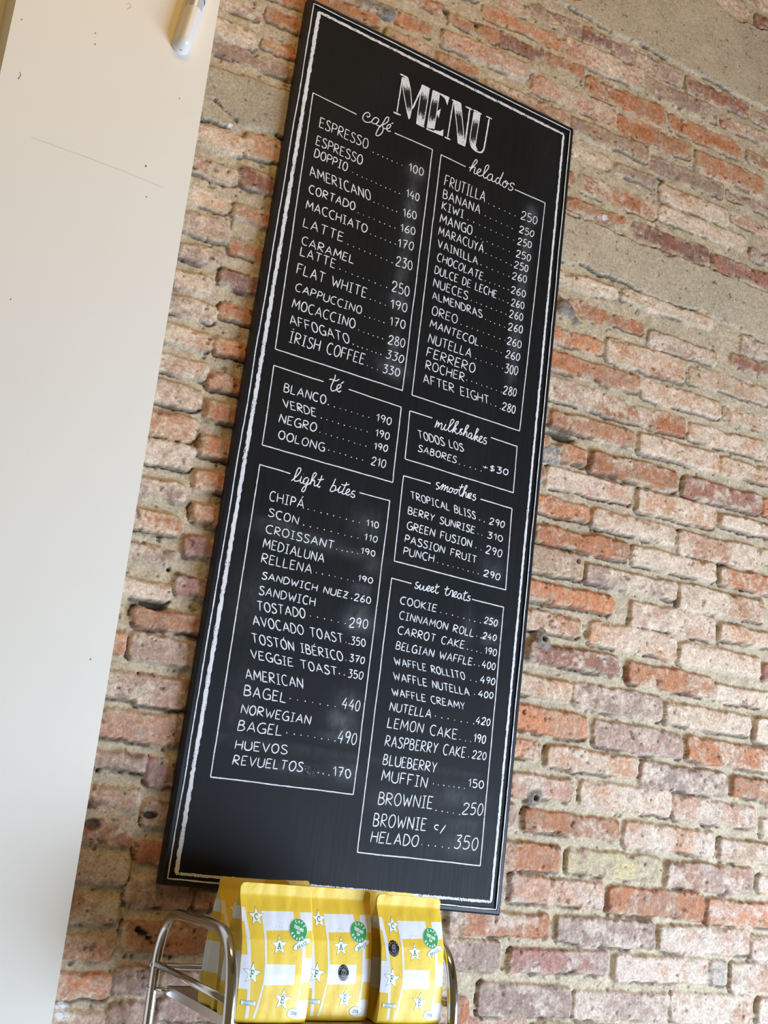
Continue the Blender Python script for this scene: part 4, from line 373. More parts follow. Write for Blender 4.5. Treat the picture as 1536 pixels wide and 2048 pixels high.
# ------------------------------------------------------------------ single-stroke lettering
def arc(cx, cy, rx, ry, a0, a1, n=9): return [(cx+rx*math.cos(math.radians(a0+(a1-a0)*i/n)), cy+ry*math.sin(math.radians(a0+(a1-a0)*i/n))) for i in range(n+1)]
G = {
 'A': (.62, [[(0, 0), (.31, 1), (.62, 0)], [(.11, .34), (.52, .34)]]),
 'B': (.50, [[(0, 0), (.02, 1)], [(.0, 1)]+arc(.18, .77, .24, .23, 80, -80)+[(.02, .54)], [(.02, .54)]+arc(.20, .27, .29, .27, 80, -85)+[(0, 0)]]),
 'C': (.55, [arc(.33, .5, .33, .52, 55, 305, 14)]),
 'D': (.55, [[(0, 0), (0, 1)], [(0, 1)]+arc(.12, .5, .43, .5, 80, -80, 12)+[(0, 0)]]),
 'E': (.45, [[(.45, .98), (.02, 1), (0, 0), (.45, .02)], [(.01, .52), (.36, .53)]]),
 'F': (.45, [[(.47, 1.0), (.02, 1), (0, 0)], [(.01, .52), (.36, .53)]]),
 'G': (.58, [arc(.33, .5, .33, .52, 55, 320, 14)+[(.58, .42)], [(.34, .44), (.60, .44), (.58, -.04)]]),
 'H': (.54, [[(0, 0), (.02, 1)], [(.54, 0), (.54, 1)], [(.01, .5), (.54, .52)]]),
 'I': (.34, [[(.17, 0), (.17, 1)], [(0, 1), (.34, 1)], [(0, 0), (.34, 0)]]),
 'K': (.52, [[(0, 0), (.02, 1)], [(.48, 1), (.02, .45), (.52, 0)]]),
 'L': (.44, [[(.02, 1), (0, 0), (.44, .02)]]),
 'M': (.70, [[(0, 0), (.07, 1), (.35, .28), (.63, 1), (.70, 0)]]),
 'N': (.56, [[(0, 0), (.03, 1), (.53, 0), (.56, 1)]]),
 'O': (.56, [arc(.28, .5, .28, .52, 95, 455, 16)]),
 'P': (.48, [[(0, 0), (.02, 1)], [(0, .99)]+arc(.20, .74, .28, .26, 85, -85)+[(.02, .47)]]),
 'R': (.52, [[(0, 0), (.02, 1)], [(0, .99)]+arc(.20, .75, .27, .25, 85, -85)+[(.02, .5), (.52, 0)]]),
 'S': (.48, [[(.46, .86), (.36, .98), (.20, 1.0), (.06, .90), (.06, .72), (.20, .57), (.36, .45), (.48, .28), (.42, .08), (.24, -.02), (.08, .02), (0, .14)]]),
 'T': (.56, [[(0, 1), (.56, 1)], [(.28, 1), (.27, 0)]]),
 'U': (.54, [[(0, 1), (0, .3), (.08, .07), (.27, -.02), (.46, .08), (.54, .3), (.54, 1)]]),
 'V': (.58, [[(0, 1), (.29, 0), (.58, 1)]]),
 'W': (.78, [[(0, 1), (.2, 0), (.39, .7), (.58, 0), (.78, 1)]]),
 'Y': (.54, [[(0, 1), (.27, .5)], [(.54, 1), (.27, .5), (.22, 0)]]),
 'Z': (.50, [[(0, 1), (.48, 1), (0, 0), (.50, 0)], [(.1, .5), (.42, .5)]]),
 '0': (.42, [arc(.21, .46, .21, .48, 95, 455, 14)]),
 '1': (.24, [[(0, .72), (.2, 1), (.2, 0)]]),
 '2': (.46, [[(.02, .74), (.08, .92), (.22, 1), (.38, .93), (.42, .72), (.28, .42), (0, .02), (.46, .02)]]),
 '3': (.42, [[(.02, 1), (.40, 1), (.17, .6), (.36, .54), (.42, .30), (.34, .06), (.16, -.02), (0, .08)]]),
 '4': (.50, [[(.30, 1), (0, .32), (.50, .32)], [(.38, .62), (.36, -.06)]]),
 '5': (.42, [[(.40, 1), (.08, 1), (.05, .58), (.22, .62), (.38, .52), (.42, .28), (.32, .05), (.14, -.01), (0, .08)]]),
 '6': (.42, [[(.38, .98), (.2, .82), (.05, .5), (.02, .22), (.14, .0), (.32, .03), (.42, .22), (.34, .44), (.16, .45), (.04, .30)]]),
 '7': (.44, [[(0, .97), (.44, 1), (.16, 0)], [(.1, .5), (.40, .54)]]),
 '8': (.42, [[(.22, .54), (.06, .70), (.08, .92), (.22, 1), (.36, .90), (.36, .70), (.2, .54), (.02, .32), (.05, .08), (.22, -.02), (.40, .1), (.40, .32), (.22, .54)]]),
 '9': (.42, [[(.40, .80), (.26, .98), (.08, .92), (.02, .68), (.12, .50), (.30, .54), (.40, .80), (.36, .4), (.22, 0)]]),
 '+': (.42, [[(0, .45), (.42, .45)], [(.21, .70), (.21, .18)]]),
 '$': (.40, [[(.38, .80), (.2, .9), (.04, .76), (.1, .58), (.3, .46), (.38, .28), (.22, .12), (.02, .18)], [(.22, 1.04), (.18, -.06)]]),
 '/': (.30, [[(.36, 1.15), (0, -.45)]]),
 'c': (.36, [arc(.22, .38, .22, .38, 60, 300, 10)]),
 'g': (.42, [arc(.19, .35, .19, .3, 60, 420, 12), [(.38, .66), (.36, .1), (.24, -.24), (.04, -.16)]]),
 ' ': (.34, []), '.': (.1, [[(0, 0), (.05, 0)]]),
}
CURVY = set('BCDGOPRSU0235689c$g')
ACC = {'Á': 'A', 'É': 'E', 'Ó': 'O', 'İ': 'I'}
def letter_strokes(text, gap=0.20):
    """strokes of a word in cap-height units, and its width"""
    out = []; x = 0.0
    for ch in text:
        b = ACC.get(ch, ch); w, ss = G[b]
        for s_ in ss:
            pts = [(x+a, c_) for a, c_ in s_]
            out.append((pts, b in CURVY))
        if ch in ACC: out.append(([(x+w*.5, 1.12), (x+w*.5+.14, 1.32)] if ch != 'İ' else [(x+w*.5, 1.16), (x+w*.5+.04, 1.30)], False))
        x += w+gap
    return out, x-gap
def hand(P, wob, seed):
    """small hand wobble"""
    return [np.array((p_[0]+wob*noise.noise((p_[0]*1.3+seed, p_[1]*1.3, 1.7)), p_[1]+wob*noise.noise((p_[0]*1.3, p_[1]*1.3+seed, 5.1)))) for p_ in P]

# ------------------------------------------------------------------ menu board
board = props(empty('menu_board', (0.68945, -0.030, 1.40173)), 'tall black chalkboard listing the menu on the brick wall', 'chalkboard')
board.rotation_euler = (0, math.radians(1.37), 0)
BWm, BHm = 0.660, 1.6944
# panel grid carries rubbed-chalk smudges and light reflections painted in the price columns
p = MB(); nu, nv = 66, 170; vs_ = []; cv = []
for i in range(nu+1):
    for j in range(nv+1):
        u = BWm*i/nu; v = BHm*j/nv; s_ = 0.0
        for sx, sz, rx, rz, st_ in SMUDGE_GLARE:
            e = ((u*1000-sx)/max(rx, 3)/1.1)**2+((v*1000-sz)/max(rz, 3)/1.1)**2
            if e < 6: s_ = max(s_, st_*math.exp(-e))
        for zz, a0, a1, st_ in ((235, 48, 330, .22), (236, 342, 600, .16)):
            if a0 < u*1000 < a1: s_ = max(s_, st_*math.exp(-((v*1000-zz)/5)**2))
        s_ += 0.03*max(0, noise.noise((u*9, v*5, 2)))
        vs_.append((u, 0, v)); cv.append(s_*0.62)
p.add(vs_, [(i*(nv+1)+j, (i+1)*(nv+1)+j, (i+1)*(nv+1)+j+1, i*(nv+1)+j+1) for i in range(nu) for j in range(nv)], cv)
p.build('panel', M['slate'], board, cov=True)
# frame: a rounded moulding swept round the panel
prof = [(0.0, 0.0005), (0.0, -0.0020), (0.0025, -0.0032), (0.0075, -0.0032), (0.0102, -0.0015), (0.0110, 0.0015), (0.0100, 0.0045), (0.0108, 0.0065), (0.0108, 0.0185)]
p = MB(); cs = [(0, 0, -1, -1), (BWm, 0, 1, -1), (BWm, BHm, 1, 1), (0, BHm, -1, 1)]; k = len(prof)
vs_ = [(cx+sx*a, b_, cz+sz*a) for cx, cz, sx, sz in cs for a, b_ in prof]
p.add(vs_, [(c_*k+i, c_*k+i+1, ((c_+1) % 4)*k+i+1, ((c_+1) % 4)*k+i) for c_ in range(4) for i in range(k-1)])
p.build('frame', M['frame'], board)
p = MB(); p.add([(-.0105, .0185, -.0105), (-.0105, .0185, BHm+.0105), (BWm+.0105, .0185, BHm+.0105), (BWm+.0105, .0185, -.0105)], [(0, 1, 2, 3)]); p.build('backing', M['frame'], board)
# thin line on the inner lip of the frame, thick scrubbed border inside it
p = MB(); c4 = [(0, 0), (BWm, 0), (BWm, BHm), (0, BHm)]
for i in range(4):
    a, b_ = c4[i], c4[(i+1) % 4]
    L = resample([a, b_], 0.012)
    L = [np.array((q_[0]+0.0011*noise.noise((q_[1]*9, i, 3)), q_[1]+0.0006*noise.noise((q_[0]*9, i, 4)))) for q_ in L]
    ribbon(p, L, 0.0022, -0.0037, 20+i, 0.9, 0.62)
p.build('thin_border', M['chalk'], board, cov=True)
p = MB(); c4 = [(a/1000, b_/1000) for a, b_ in BORDER]
for i, wdt in ((0, .0064), (1, .0052), (2, .0052), (3, .0076)):
    a, b_ = np.array(c4[i]), np.array(c4[(i+1) % 4])
    if i in (1, 3):
        L = resample([a, b_], 0.006); ribbon(p, L, wdt, -0.00022, 30+i, 0.8, lambda t: 0.60+0.22*noise.noise((t*40, i, 1)))
        L2 = [q_+np.array((0.0012*noise.noise((q_[1]*30, i, 7)), 0)) for q_ in L]; ribbon(p, L2, wdt*0.45, -0.00030, 40+i, 1.0, 0.8)
    else:                                                  # scribbled to and fro along top and bottom
        L = resample([a, b_], 0.006); ribbon(p, L, wdt*0.9, -0.00022, 30+i, 1.0, lambda t: 0.58+0.25*noise.noise((t*50, i, 1)))
        n = 230; Z_ = []
        for t in range(n+1):
            q_ = a+(b_-a)*t/n; Z_.append(q_+np.array((0.0012*random.uniform(-1, 1), wdt*0.5*(1 if t % 2 else -1)*random.uniform(.5, 1.1))))
        ribbon(p, Z_, 0.0017, -0.00030, 50+i, 0.6, 0.75)
p.build('thick_border', M['chalk'], board, cov=True)
# MENU
p = MB()
for li, (La, Ra) in enumerate(MENU['ribs']):
    La = resample([np.array(q_)/1000 for q_ in La], 1e-9) if False else [np.array(q_)/1000 for q_ in La]; Ra = [np.array(q_)/1000 for q_ in Ra]
    def along(P, t):
        d = [0]; 
        for a, b_ in zip(P[:-1], P[1:]): d.append(d[-1]+np.linalg.norm(b_-a))
        s_ = t*d[-1]
        for i in range(len(P)-1):
            if s_ <= d[i+1]+1e-12: return P[i]+(P[i+1]-P[i])*((s_-d[i])/(d[i+1]-d[i]))
        return P[-1]
    nt, ns = 40, 10; vs_ = []; cv = []
    for t in range(nt+1):
        a, b_ = along(La, t/nt), along(Ra, t/nt)
        for s_ in range(ns+1):
            q_ = a+(b_-a)*s_/ns; tt = t/nt; wob = 0.10*noise.noise((s_*0.9, li*3, tt*3))
            fade = min(1, max(0, 1-(tt-0.16+wob)/0.30)) if tt < .52 else min(1, max(0, (tt-0.56+wob)/0.28))
            vs_.append((q_[0], -0.00022, q_[1])); cv.append(0.14+0.46*fade+0.14*noise.noise((s_*1.7, tt*30, li)))
    p.add(vs_, [(t*(ns+1)+s_, t*(ns+1)+s_+1, (t+1)*(ns+1)+s_+1, (t+1)*(ns+1)+s_) for t in range(nt) for s_ in range(ns)], cv)
    for P in (La, Ra): ribbon(p, resample(P, 0.004), 0.0019, -0.00034, li, 0.7, 0.8)
for w in MENU['wedges']:
    p.add([(a/1000, -0.00026, b_/1000) for a, b_ in w], [tuple(range(len(w)))], 0.68)
for i, s_ in enumerate(MENU['strokes']):
    s_ = [np.array(q_)/1000 for q_ in s_]; s_ = catmull(s_) if len(s_) > 2 else s_
    ribbon(p, resample(s_, 0.004), 0.0034 if i != 0 and i != 8 else 0.0026, -0.00038, 60+i, 0.7, 0.82)
props(p.build('title_lettering', M['chalk'], board, cov=True), 'large serif chalk lettering reading MENU')
def chalk_word(mb, text, bx, width, seed, cov=0.80):
    """bx = top-left, base-left, base-right of the word in mm on the board"""
    tl = np.array(bx[0:2])/1000; o = np.array(bx[2:4])/1000; e = np.array(bx[4:6])/1000
    ss, W = letter_strokes(text); ex = (e-o)/max(W, .1); ey = tl-o
    if text[0] in 'ATVWY': ey = ey-ex*(0.31 if text[0] == 'A' else 0.0)
    for i, (pts, cur) in enumerate(ss):
        pts = hand(pts, 0.05, seed*7.7)
        P = [o+ex*q_[0]+ey*q_[1] for q_ in pts]
        P = resample(catmull(P, 4) if cur and len(P) > 2 else P, 0.004)
        ribbon(mb, P, width*(0.95+0.25*random.random()), -0.00030-0.00002*(i % 5), seed+i, 0.5, cov)
WHAT = {'coffees': 'chalk-outlined box of coffees, topmost on the left', 'ice creams': 'chalk-outlined box of ice creams, topmost on the right', 'teas': 'chalk-outlined box of four teas',
        'snacks': 'chalk-outlined box of light snacks, lowest on the left', 'milkshakes': 'smallest chalk-outlined box, for milkshakes', 'smoothies': 'chalk-outlined box of four smoothies', 'sweets': 'chalk-outlined box of sweets, lowest on the right'}
sd = 100
for S_ in SECTIONS:
    p = MB(); tl, tr, br, bl_ = [np.array(q_)/1000 for q_ in S_['box']]; g0, g1 = [np.array(q_)/1000 for q_ in S_['gap']]
    for a, b_ in ((tl, g0), (g1, tr), (tr, br), (br, bl_), (bl_, tl)):
        L = resample([a, b_], 0.008); L = [q_+0.0007*np.array((noise.noise((q_[1]*14, sd, 1)), noise.noise((q_[0]*14, sd, 2)))) for q_ in L]
        ribbon(p, L, 0.0021, -0.00022, sd, 0.7, lambda t: 0.66+0.2*noise.noise((t*25, sd, 5)), False); sd += 1
    sec = props(p.build('section_outline', M['chalk'], board, cov=True), WHAT[S_['what']])
    p = MB()
    for st_ in S_['head']:
        P = [np.array(q_)/1000 for q_ in st_]; P = catmull(P, 5) if len(P) > 2 else P
        ribbon(p, resample(P, 0.002), 0.0021, -0.00034, sd, 0.5, 0.80); sd += 1
    p.build('heading', M['chalk'], sec, cov=True)
    for ln in S_['lines']:
        p = MB(); wdt = 0.0019
        chalk_word(p, ln[0], ln[1], wdt, sd); sd += 7
        if ln[2]:
            x0, z0, x1, z1, n = ln[2]
            for i in range(n):
                t = i/max(1, n-1); cx = (x0+(x1-x0)*t)/1000+random.uniform(-.0007, .0007); cz = (z0+(z1-z0)*t)/1000+random.uniform(-.0006, .0006); r = random.uniform(.0008, .0013)
                p.add([(cx+r*math.cos(a)*1.2, -0.00030, cz+r*math.sin(a)) for a in [k_*math.pi/3 for k_ in range(6)]], [tuple(range(6))], 0.80)
        if len(ln) > 3: chalk_word(p, ln[3], ln[4], wdt*1.02, sd, 0.84); sd += 7
        p.build('menu_line', M['chalk'], sec, cov=True)

p = MB(); chalk_word(p, 'IEO', GHOST, 0.0018, 991, 0.38); p.build('erased_lettering', M['chalk'], board, cov=True)

# ------------------------------------------------------------------ steel trolley
def smooth_path(P, n=6): return [tuple(q_) for q_ in catmull(P, n)]
rack = props(empty('steel_trolley', (0.868, -0.21, 0.0)), 'polished steel tube trolley with arched ends carrying the yellow coffee bags', 'trolley')
RO = Vector((0.868, -0.21, 0.0))
def rp(x, y, z): return (x-RO.x, y-RO.y, z-RO.z)
def side_arch(x):
    pts = [(-.056, .09), (-.0555, .4), (-.055, .75), (-.054, 1.0), (-.053, 1.12), (-.0515, 1.20), (-.0505, 1.27), (-.056, 1.305), (-.071, 1.333), (-.095, 1.350), (-.125, 1.3565), (-.20, 1.3585), (-.280, 1.3605), (-.312, 1.353), (-.336, 1.333), (-.350, 1.303), (-.3575, 1.265), (-.3615, 1.22), (-.3635, 1.17), (-.3648, 1.11), (-.3655, 1.0), (-.366, .75), (-.366, .4), (-.366, .09)]
    return [rp(x, y, z) for y, z in catmull(pts, 6)]
for x in (0.6845, 1.0485):
    p = MB(); p.tube(side_arch(x), 0.0084, 24); ar = p.build('side_arch', M['chrome'], rack, True)
    for zz in (1.2735, 0.72, 0.30):
        p = MB(); p.tube([rp(x, -.050, zz), rp(x, -.3565, zz)], 0.0056, 18); p.build('cross_rung', M['chrome'], ar, True)
    for yb, zb in ((-.0505, 1.2725), (-.0505, 1.2375)):
        s_ = -1 if x < 0.9 else 1; p = MB()
        Mx = Matrix.Translation(Vector(rp(x+s_*0.0075, yb, zb))) @ Matrix.Rotation(math.radians(90)*s_, 4, 'Y')
        p.lathe([(0.0048, 0), (0.0048, .0012), (0.0040, .0026), (0.0022, .0036), (0.0004, .0040)], Mx, 16); p.build('bolt', M['steel'], ar, True)
    for yb in (-.056, -.366):
        p = MB(); p.tube([rp(x-.008, yb, .03), rp(x+.008, yb, .03)], 0.03, 24); ca_ = p.build('caster', M['rubber'], ar, True)
        p = MB(); p.box(*[v for ab in ((x-.012-RO.x, x+.012-RO.x), (yb-.01-RO.y, yb+.01-RO.y), (.03, .095)) for v in ab]); p.build('caster_fork', M['steel'], ca_)
for zz in (1.2715, 0.72):
    p = MB(); p.tube([rp(.6845, -.062, zz), rp(1.0485, -.062, zz)], 0.0050, 18); p.build('rear_rail', M['chrome'], rack, True)
for zt in (1.2440, 0.68, 0.26):
    p = MB(); x0, x1, y0, y1 = .7000, 1.0345, -.357, -.072
    def ring(dx, z): return [rp(x0-dx, y0-dx, z), rp(x1+dx, y0-dx, z), rp(x1+dx, y1+dx, z), rp(x0-dx, y1+dx, z)]
    vs_ = ring(-.002, zt)+ring(-.002, zt+.0010)+ring(0, zt+.0010)+ring(0, zt-.0125)+ring(-.006, zt-.0145)+ring(-.006, zt-.0015)
    fs = [(0, 1, 2, 3)]+[(k_*4+i, k_*4+(i+1) % 4, (k_+1)*4+(i+1) % 4, (k_+1)*4+i) for k_ in range(5) for i in range(4)]+[(23, 22, 21, 20)]
    p.add(vs_, fs); tr_ = p.build('shelf_tray', M['steel'], rack)
    for x in (.6845, 1.0485):
        for y in (-.076, -.345):
            p = MB(); xe = .703 if x < .9 else 1.0315
            p.tube([rp(x, -.054 if y > -.2 else -.361, zt-.0068), rp(xe, y, zt-.0068)], 0.0034, 14); p.build('shelf_pin', M['chrome'], tr_, True)

# ------------------------------------------------------------------ coffee bags
BW_, BH_ = 0.1165, 0.181
def depth(v): return float(np.interp(v, [0, .03, .12, .35, .6, .8, .87, .91, 1], [.0335, .0365, .0385, .0365, .0285, .0125, .0050, .0012, .0010]))
def half(z, h):
    r = 0.0085
    w = BW_/2*(1-0.055*(1-min(1, z/h)))
    if z > h-r: return w-r+math.sqrt(max(0, r*r-(z-(h-r))**2))
    return w-0.0010*math.sin(math.pi*min(1, z/h))
class Bag:
    def __init__(s, h, seed): s.h = h; s.seed = seed
    def F(s, u, v, off=0.0):
        """point on the front face; u 0..1 left to right, v 0..1 bottom to top"""
        z = v*s.h; hw = half(z, s.h); x = (2*u-1)*hw; t = min(1.0, abs(2*u-1))
        d = depth(v)*(0.84+0.16*(1-t**3))
        wr = 0.0009*noise.noise((u*7+s.seed, v*3, 1))*min(1, (1-t)*5)+0.0011*max(0, noise.noise((u*12+s.seed, v*5, 4)))*math.exp(-((v-.84)/.07)**2)*min(1, (1-t)*5)
        return (x, -d-wr-off, z)
def bag_body(bag, name, parent):
    p = MB(); nu = 60
    vl = sorted(set([0, .015, .032]+list(np.linspace(.05, .945, 84))+[.2435, .485, .719, .82, .955, .97, .98, .988, .994, .998, 1.0]))
    nv = len(vl); V = []
    sec = []
    for v in vl:
        fr = [bag.F(i/nu, v) for i in range(nu+1)]
        d = depth(v)*0.84; z = v*bag.h; hw = half(z, bag.h); g = 0.019*min(1, d/.03)*(0.35+0.65*min(1, v/.25))
        right = [(hw-g*k_, -d*(1-k_)) for k_ in (.33, .66, 1.0)]+[(hw-g*k_, d*(1-k_)) for k_ in (.66, .33)]
        back = [(-(a), -b_, c_) for a, b_, c_ in fr]
        left = [(-a, -b_) for a, b_ in right]
        sec.append(fr+[(a, b_, z) for a, b_ in right]+back+[(a, b_, z) for a, b_ in left])
    k = len(sec[0])
    vs_ = [q_ for s_ in sec for q_ in s_]; p.add(vs_, [])
    gus = set(list(range(nu, nu+6))+list(range(2*nu+7-1, k)))
    for j in range(nv-1):
        vm = (vl[j]+vl[j+1])/2
        for i in range(k):
            p.cur = 1 if (i in gus and (.2435 < vm < .485 or .719 < vm < .82)) else 0
            p.f.append([j*k+i, j*k+(i+1) % k, (j+1)*k+(i+1) % k, (j+1)*k+i]); p.m.append(p.cur)
    p.f.append(list(range(k-1, -1, -1))); p.m.append(0); p.f.append([(nv-1)*k+i for i in range(k)]); p.m.append(0)
    return p.build('pouch', [M['yellow'], M['bagwhite']], parent, True)
def decal(bag, name, polys, mt, parent, off, maxlen=0.032):
    """printed area: polygons in (u, v), cut fine enough to lie on the bag"""
    bm = bmesh.new()
    for pl in polys:
        f = bm.faces.new([bm.verts.new((u, v*1.5, 0)) for u, v in [(min(.996, max(.004, a)), max(.036, b_)) for a, b_ in pl]])
    bmesh.ops.triangulate(bm, faces=bm.faces[:])
    for _ in range(7):
        es = [e for e in bm.edges if e.calc_length() > maxlen]
        if not es: break
        bmesh.ops.subdivide_edges(bm, edges=es, cuts=1); bmesh.ops.triangulate(bm, faces=[f for f in bm.faces if len(f.verts) > 3])
    for w in bm.verts: w.co = bag.F(w.co.x, w.co.y/1.5, off)
    bmesh.ops.recalc_face_normals(bm, faces=bm.faces[:])
    me = bpy.data.meshes.new(name); bm.to_mesh(me); bm.free(); me.materials.append(mt)
    me.polygons.foreach_set('use_smooth', [True]*len(me.polygons))
    return link(name, me, parent)
def mmuv(bag, x, y): return (x/BW_, y/bag.h)
def inkstrokes(bag, name, strokes, width, mt, parent, off):
    """strokes in metres on the bag front"""
    p = MB()
    for st_ in strokes:
        P = resample(st_, 0.0012); n = len(P); vs_ = []
        for i in range(n):
            t = P[min(i+1, n-1)]-P[max(i-1, 0)]; t = t/max(1e-9, np.linalg.norm(t)); nn = np.array([-t[1], t[0]])*width/2
            if i == 0: q_ = P[i]-t*width*.35
            elif i == n-1: q_ = P[i]+t*width*.35
            else: q_ = P[i]
            for a in (q_+nn, q_-nn): vs_.append(bag.F(a[0]/BW_, a[1]/bag.h, off))
        p.add(vs_, [(2*i, 2*i+1, 2*i+3, 2*i+2) for i in range(n-1)])
    return p.build(name, mt, parent)
def place(strokes, c_, h, ang, W=None, xs=1.0):
    """word strokes centred at c_ (metres), cap height h, turned by ang"""
    ss, w = strokes; ca_, sa = math.cos(ang), math.sin(ang); out = []
    for pts, cur in ss:
        P = catmull(pts, 3) if cur and len(pts) > 2 else pts
        out.append([np.array((c_[0]+ca_*(q_[0]-w/2)*h*xs-sa*(q_[1]-.5)*h, c_[1]+sa*(q_[0]-w/2)*h*xs+ca_*(q_[1]-.5)*h)) for q_ in P])
    return out
def arcword(text, c_, r, mid, step, h, inward, xs=0.9):
    out = []; n = len(text)
    for i, ch in enumerate(text):
        a = mid+(n/2-.5-i)*step*(1 if not inward else -1); q_ = (c_[0]+r*math.cos(a), c_[1]+r*math.sin(a))
        out += place(letter_strokes(ch), q_, h, a-math.pi/2 if not inward else a+math.pi/2, xs=xs)
    return out
def ellipse(bag, c_, rx, ry, ang, n=36):
    return [mmuv(bag, c_[0]+rx*math.cos(a)*math.cos(ang)-ry*math.sin(a)*math.sin(ang), c_[1]+rx*math.cos(a)*math.sin(ang)+ry*math.sin(a)*math.cos(ang)) for a in [2*math.pi*k_/n for k_ in range(n)]]
def starpoly(bag, c_, R_, ang, r=0.42):
    return [mmuv(bag, c_[0]+(R_ if k_ % 2 == 0 else R_*r)*math.cos(ang+k_*math.pi/5), c_[1]+(R_ if k_ % 2 == 0 else R_*r)*math.sin(ang+k_*math.pi/5)) for k_ in range(10)]
SERIF = {'C': [arc(.33, .5, .32, .48, 50, 310, 14), [(.54, .98), (.55, .70)]], 'A': [[(.06, 0), (.32, 1), (.60, 0)], [(.16, .34), (.5, .34)], [(-.06, 0), (.2, 0)], [(.46, 0), (.74, 0)]],
         'F': [[(.1, 0), (.1, 1)], [(0, 1), (.56, 1), (.56, .78)], [(.1, .52), (.42, .52)], [(.42, .66), (.42, .40)], [(-.02, 0), (.26, 0)]],
         'É': [[(.1, 0), (.1, 1)], [(0, 1), (.56, 1), (.56, .78)], [(.1, .52), (.42, .52)], [(.42, .66), (.42, .40)], [(0, 0), (.58, 0), (.60, .24)], [(.24, 1.14), (.42, 1.34)]]}
def coffee_bag(name, loc, rz, label, h, seed, printed=True, sticker=None):
    root = props(empty(name, loc, rz), label, 'coffee bag', 'yellow coffee bags on the steel trolley'); bag = Bag(h, seed)
    bag_body(bag, 'pouch', root)
    if not printed: return root
    decal(bag, 'printed_pattern', BAG['white'], M['bagwhite'], root, 0.00013, 0.032)
    for (cu, cv_), (tu, tv), ch in BAG['stars']:
        c_ = np.array((cu*BW_, cv_*h)); t = np.array((tu*BW_, tv*h)); R_ = np.linalg.norm(t-c_)*1.02; ang = math.atan2(*(t-c_)[::-1])
        st_ = decal(bag, 'printed_star', [starpoly(bag, c_, R_*1.06, ang)], M['darkgreen'], root, 0.00021)
        decal(bag, 'star_field', [starpoly(bag, c_, R_*0.985, ang)], M['starwhite'], st_, 0.00027)
        hh_ = R_*0.60; a2 = ang-math.pi/2; ca_, sa = math.cos(a2), math.sin(a2); ls = []
        for s_ in SERIF[ch]: ls.append([np.array((c_[0]+ca_*(a-.32)*hh_*.95-sa*(b_-.52)*hh_, c_[1]+sa*(a-.32)*hh_*.95+ca_*(b_-.52)*hh_)) for a, b_ in s_])
        inkstrokes(bag, 'star_letter', ls, 0.00120, M['darkgreen'], st_, 0.00034)
    # origin oval under the round seal
    (ou, ov), (eu, ev) = BAG['oval']; c_ = np.array((ou*BW_, ov*h)); an = math.radians(24)
    ovl = decal(bag, 'origin_oval', [ellipse(bag, c_, .0163, .0054, an)], M['darkgreen'], root, 0.00036)
    decal(bag, 'oval_field', [ellipse(bag, c_, .0158, .0050, an)], M['starwhite'], ovl, 0.00042)
    inkstrokes(bag, 'origin_lettering', place(letter_strokes('BRASIL', .30), c_+np.array((.0006, -.0012)), .0042, an, xs=1.02), 0.00092, M['darkgreen'], ovl, 0.00048)
    (su, sv), (tu, tv) = BAG['seal']; c_ = np.array((su*BW_, sv*h)); r = abs(tv-sv)*h*0.97; an = math.radians(-20)
    sl = decal(bag, 'round_seal', [ellipse(bag, c_, r*1.04, r*1.04, 0)], M['starwhite'], root, 0.00046)
    decal(bag, 'seal_field', [ellipse(bag, c_, r, r, 0)], M['green'], sl, 0.00052)
    lt = place(letter_strokes('TOSTADO', .24), c_+np.array((.0006, .0022)), .0038, an, xs=.80)+place(letter_strokes('EN', .32), c_+np.array((-.0008, -.0032)), .0036, an, xs=.9)
    lt += arcword('CAFÉ', c_, r*.76, math.radians(68), math.radians(27), .0034, False)+arcword('GRANO', c_, r*.77, math.radians(-108), math.radians(25), .0034, True)
    inkstrokes(bag, 'seal_lettering', lt, 0.00092, M['starwhite'], sl, 0.00059)
    bx = BAG['box']; bo = decal(bag, 'origin_box', [bx], M['darkgreen'], root, 0.00036)
    q0, q1, q2, q3 = [np.array((a*BW_, b_*h)) for a, b_ in bx]; cc = (q0+q1+q2+q3)/4
    decal(bag, 'box_field', [[mmuv(bag, *(cc+(q_-cc)*np.array((.965, .88)))) for q_ in (q0, q1, q2, q3)]], M['starwhite'], bo, 0.00042)
    lt = place(letter_strokes('INDUSTRIA', .22), cc+np.array((0, .0014)), .0017, math.radians(-1.5), xs=1.55)+place(letter_strokes('URUGUAYA', .22), cc+np.array((0, -.0014)), .0017, math.radians(-1.5), xs=1.5)
    inkstrokes(bag, 'box_lettering', lt, 0.00042, M['green'], bo, 0.00048)
    (wu, wv_), _ = BAG['weight']; c_ = np.array((wu*BW_, wv_*h))
    wl = decal(bag, 'weight_oval', [ellipse(bag, c_, .0114, .0066, 0)], M['darkgreen'], root, 0.00036)
    decal(bag, 'weight_field', [ellipse(bag, c_, .0110, .0062, 0)], M['starwhite'], wl, 0.00042)
    inkstrokes(bag, 'weight_lettering', place(letter_strokes('250g', .22), c_+np.array((0, .0001)), .0040, 0, xs=1.15), 0.00095, M['darkgreen'], wl, 0.00048)
    lt = arcword('PESO', c_+np.array((0, -.0095)), .0142, math.radians(90), math.radians(11), .0012, False, 1.3)+arcword('NETO', c_+np.array((0, .0095)), .0142, math.radians(-90), math.radians(11), .0012, True, 1.3)
    inkstrokes(bag, 'small_lettering', lt, 0.00040, M['darkgreen'], wl, 0.00048)
    # degassing valve pin holes over the middle star
    ls = []
    for k_ in range(6):
        a = math.radians(200-k_*38); q_ = np.array((.505*BW_+.0075*math.cos(a), .655*h+.0085*math.sin(a)*(1 if k_ not in (2, 3) else .9))); ls.append([q_, q_+np.array((.0004, -.0005))])
    inkstrokes(bag, 'valve_hole', ls, 0.0006, M['scuff'], root, 0.00021)
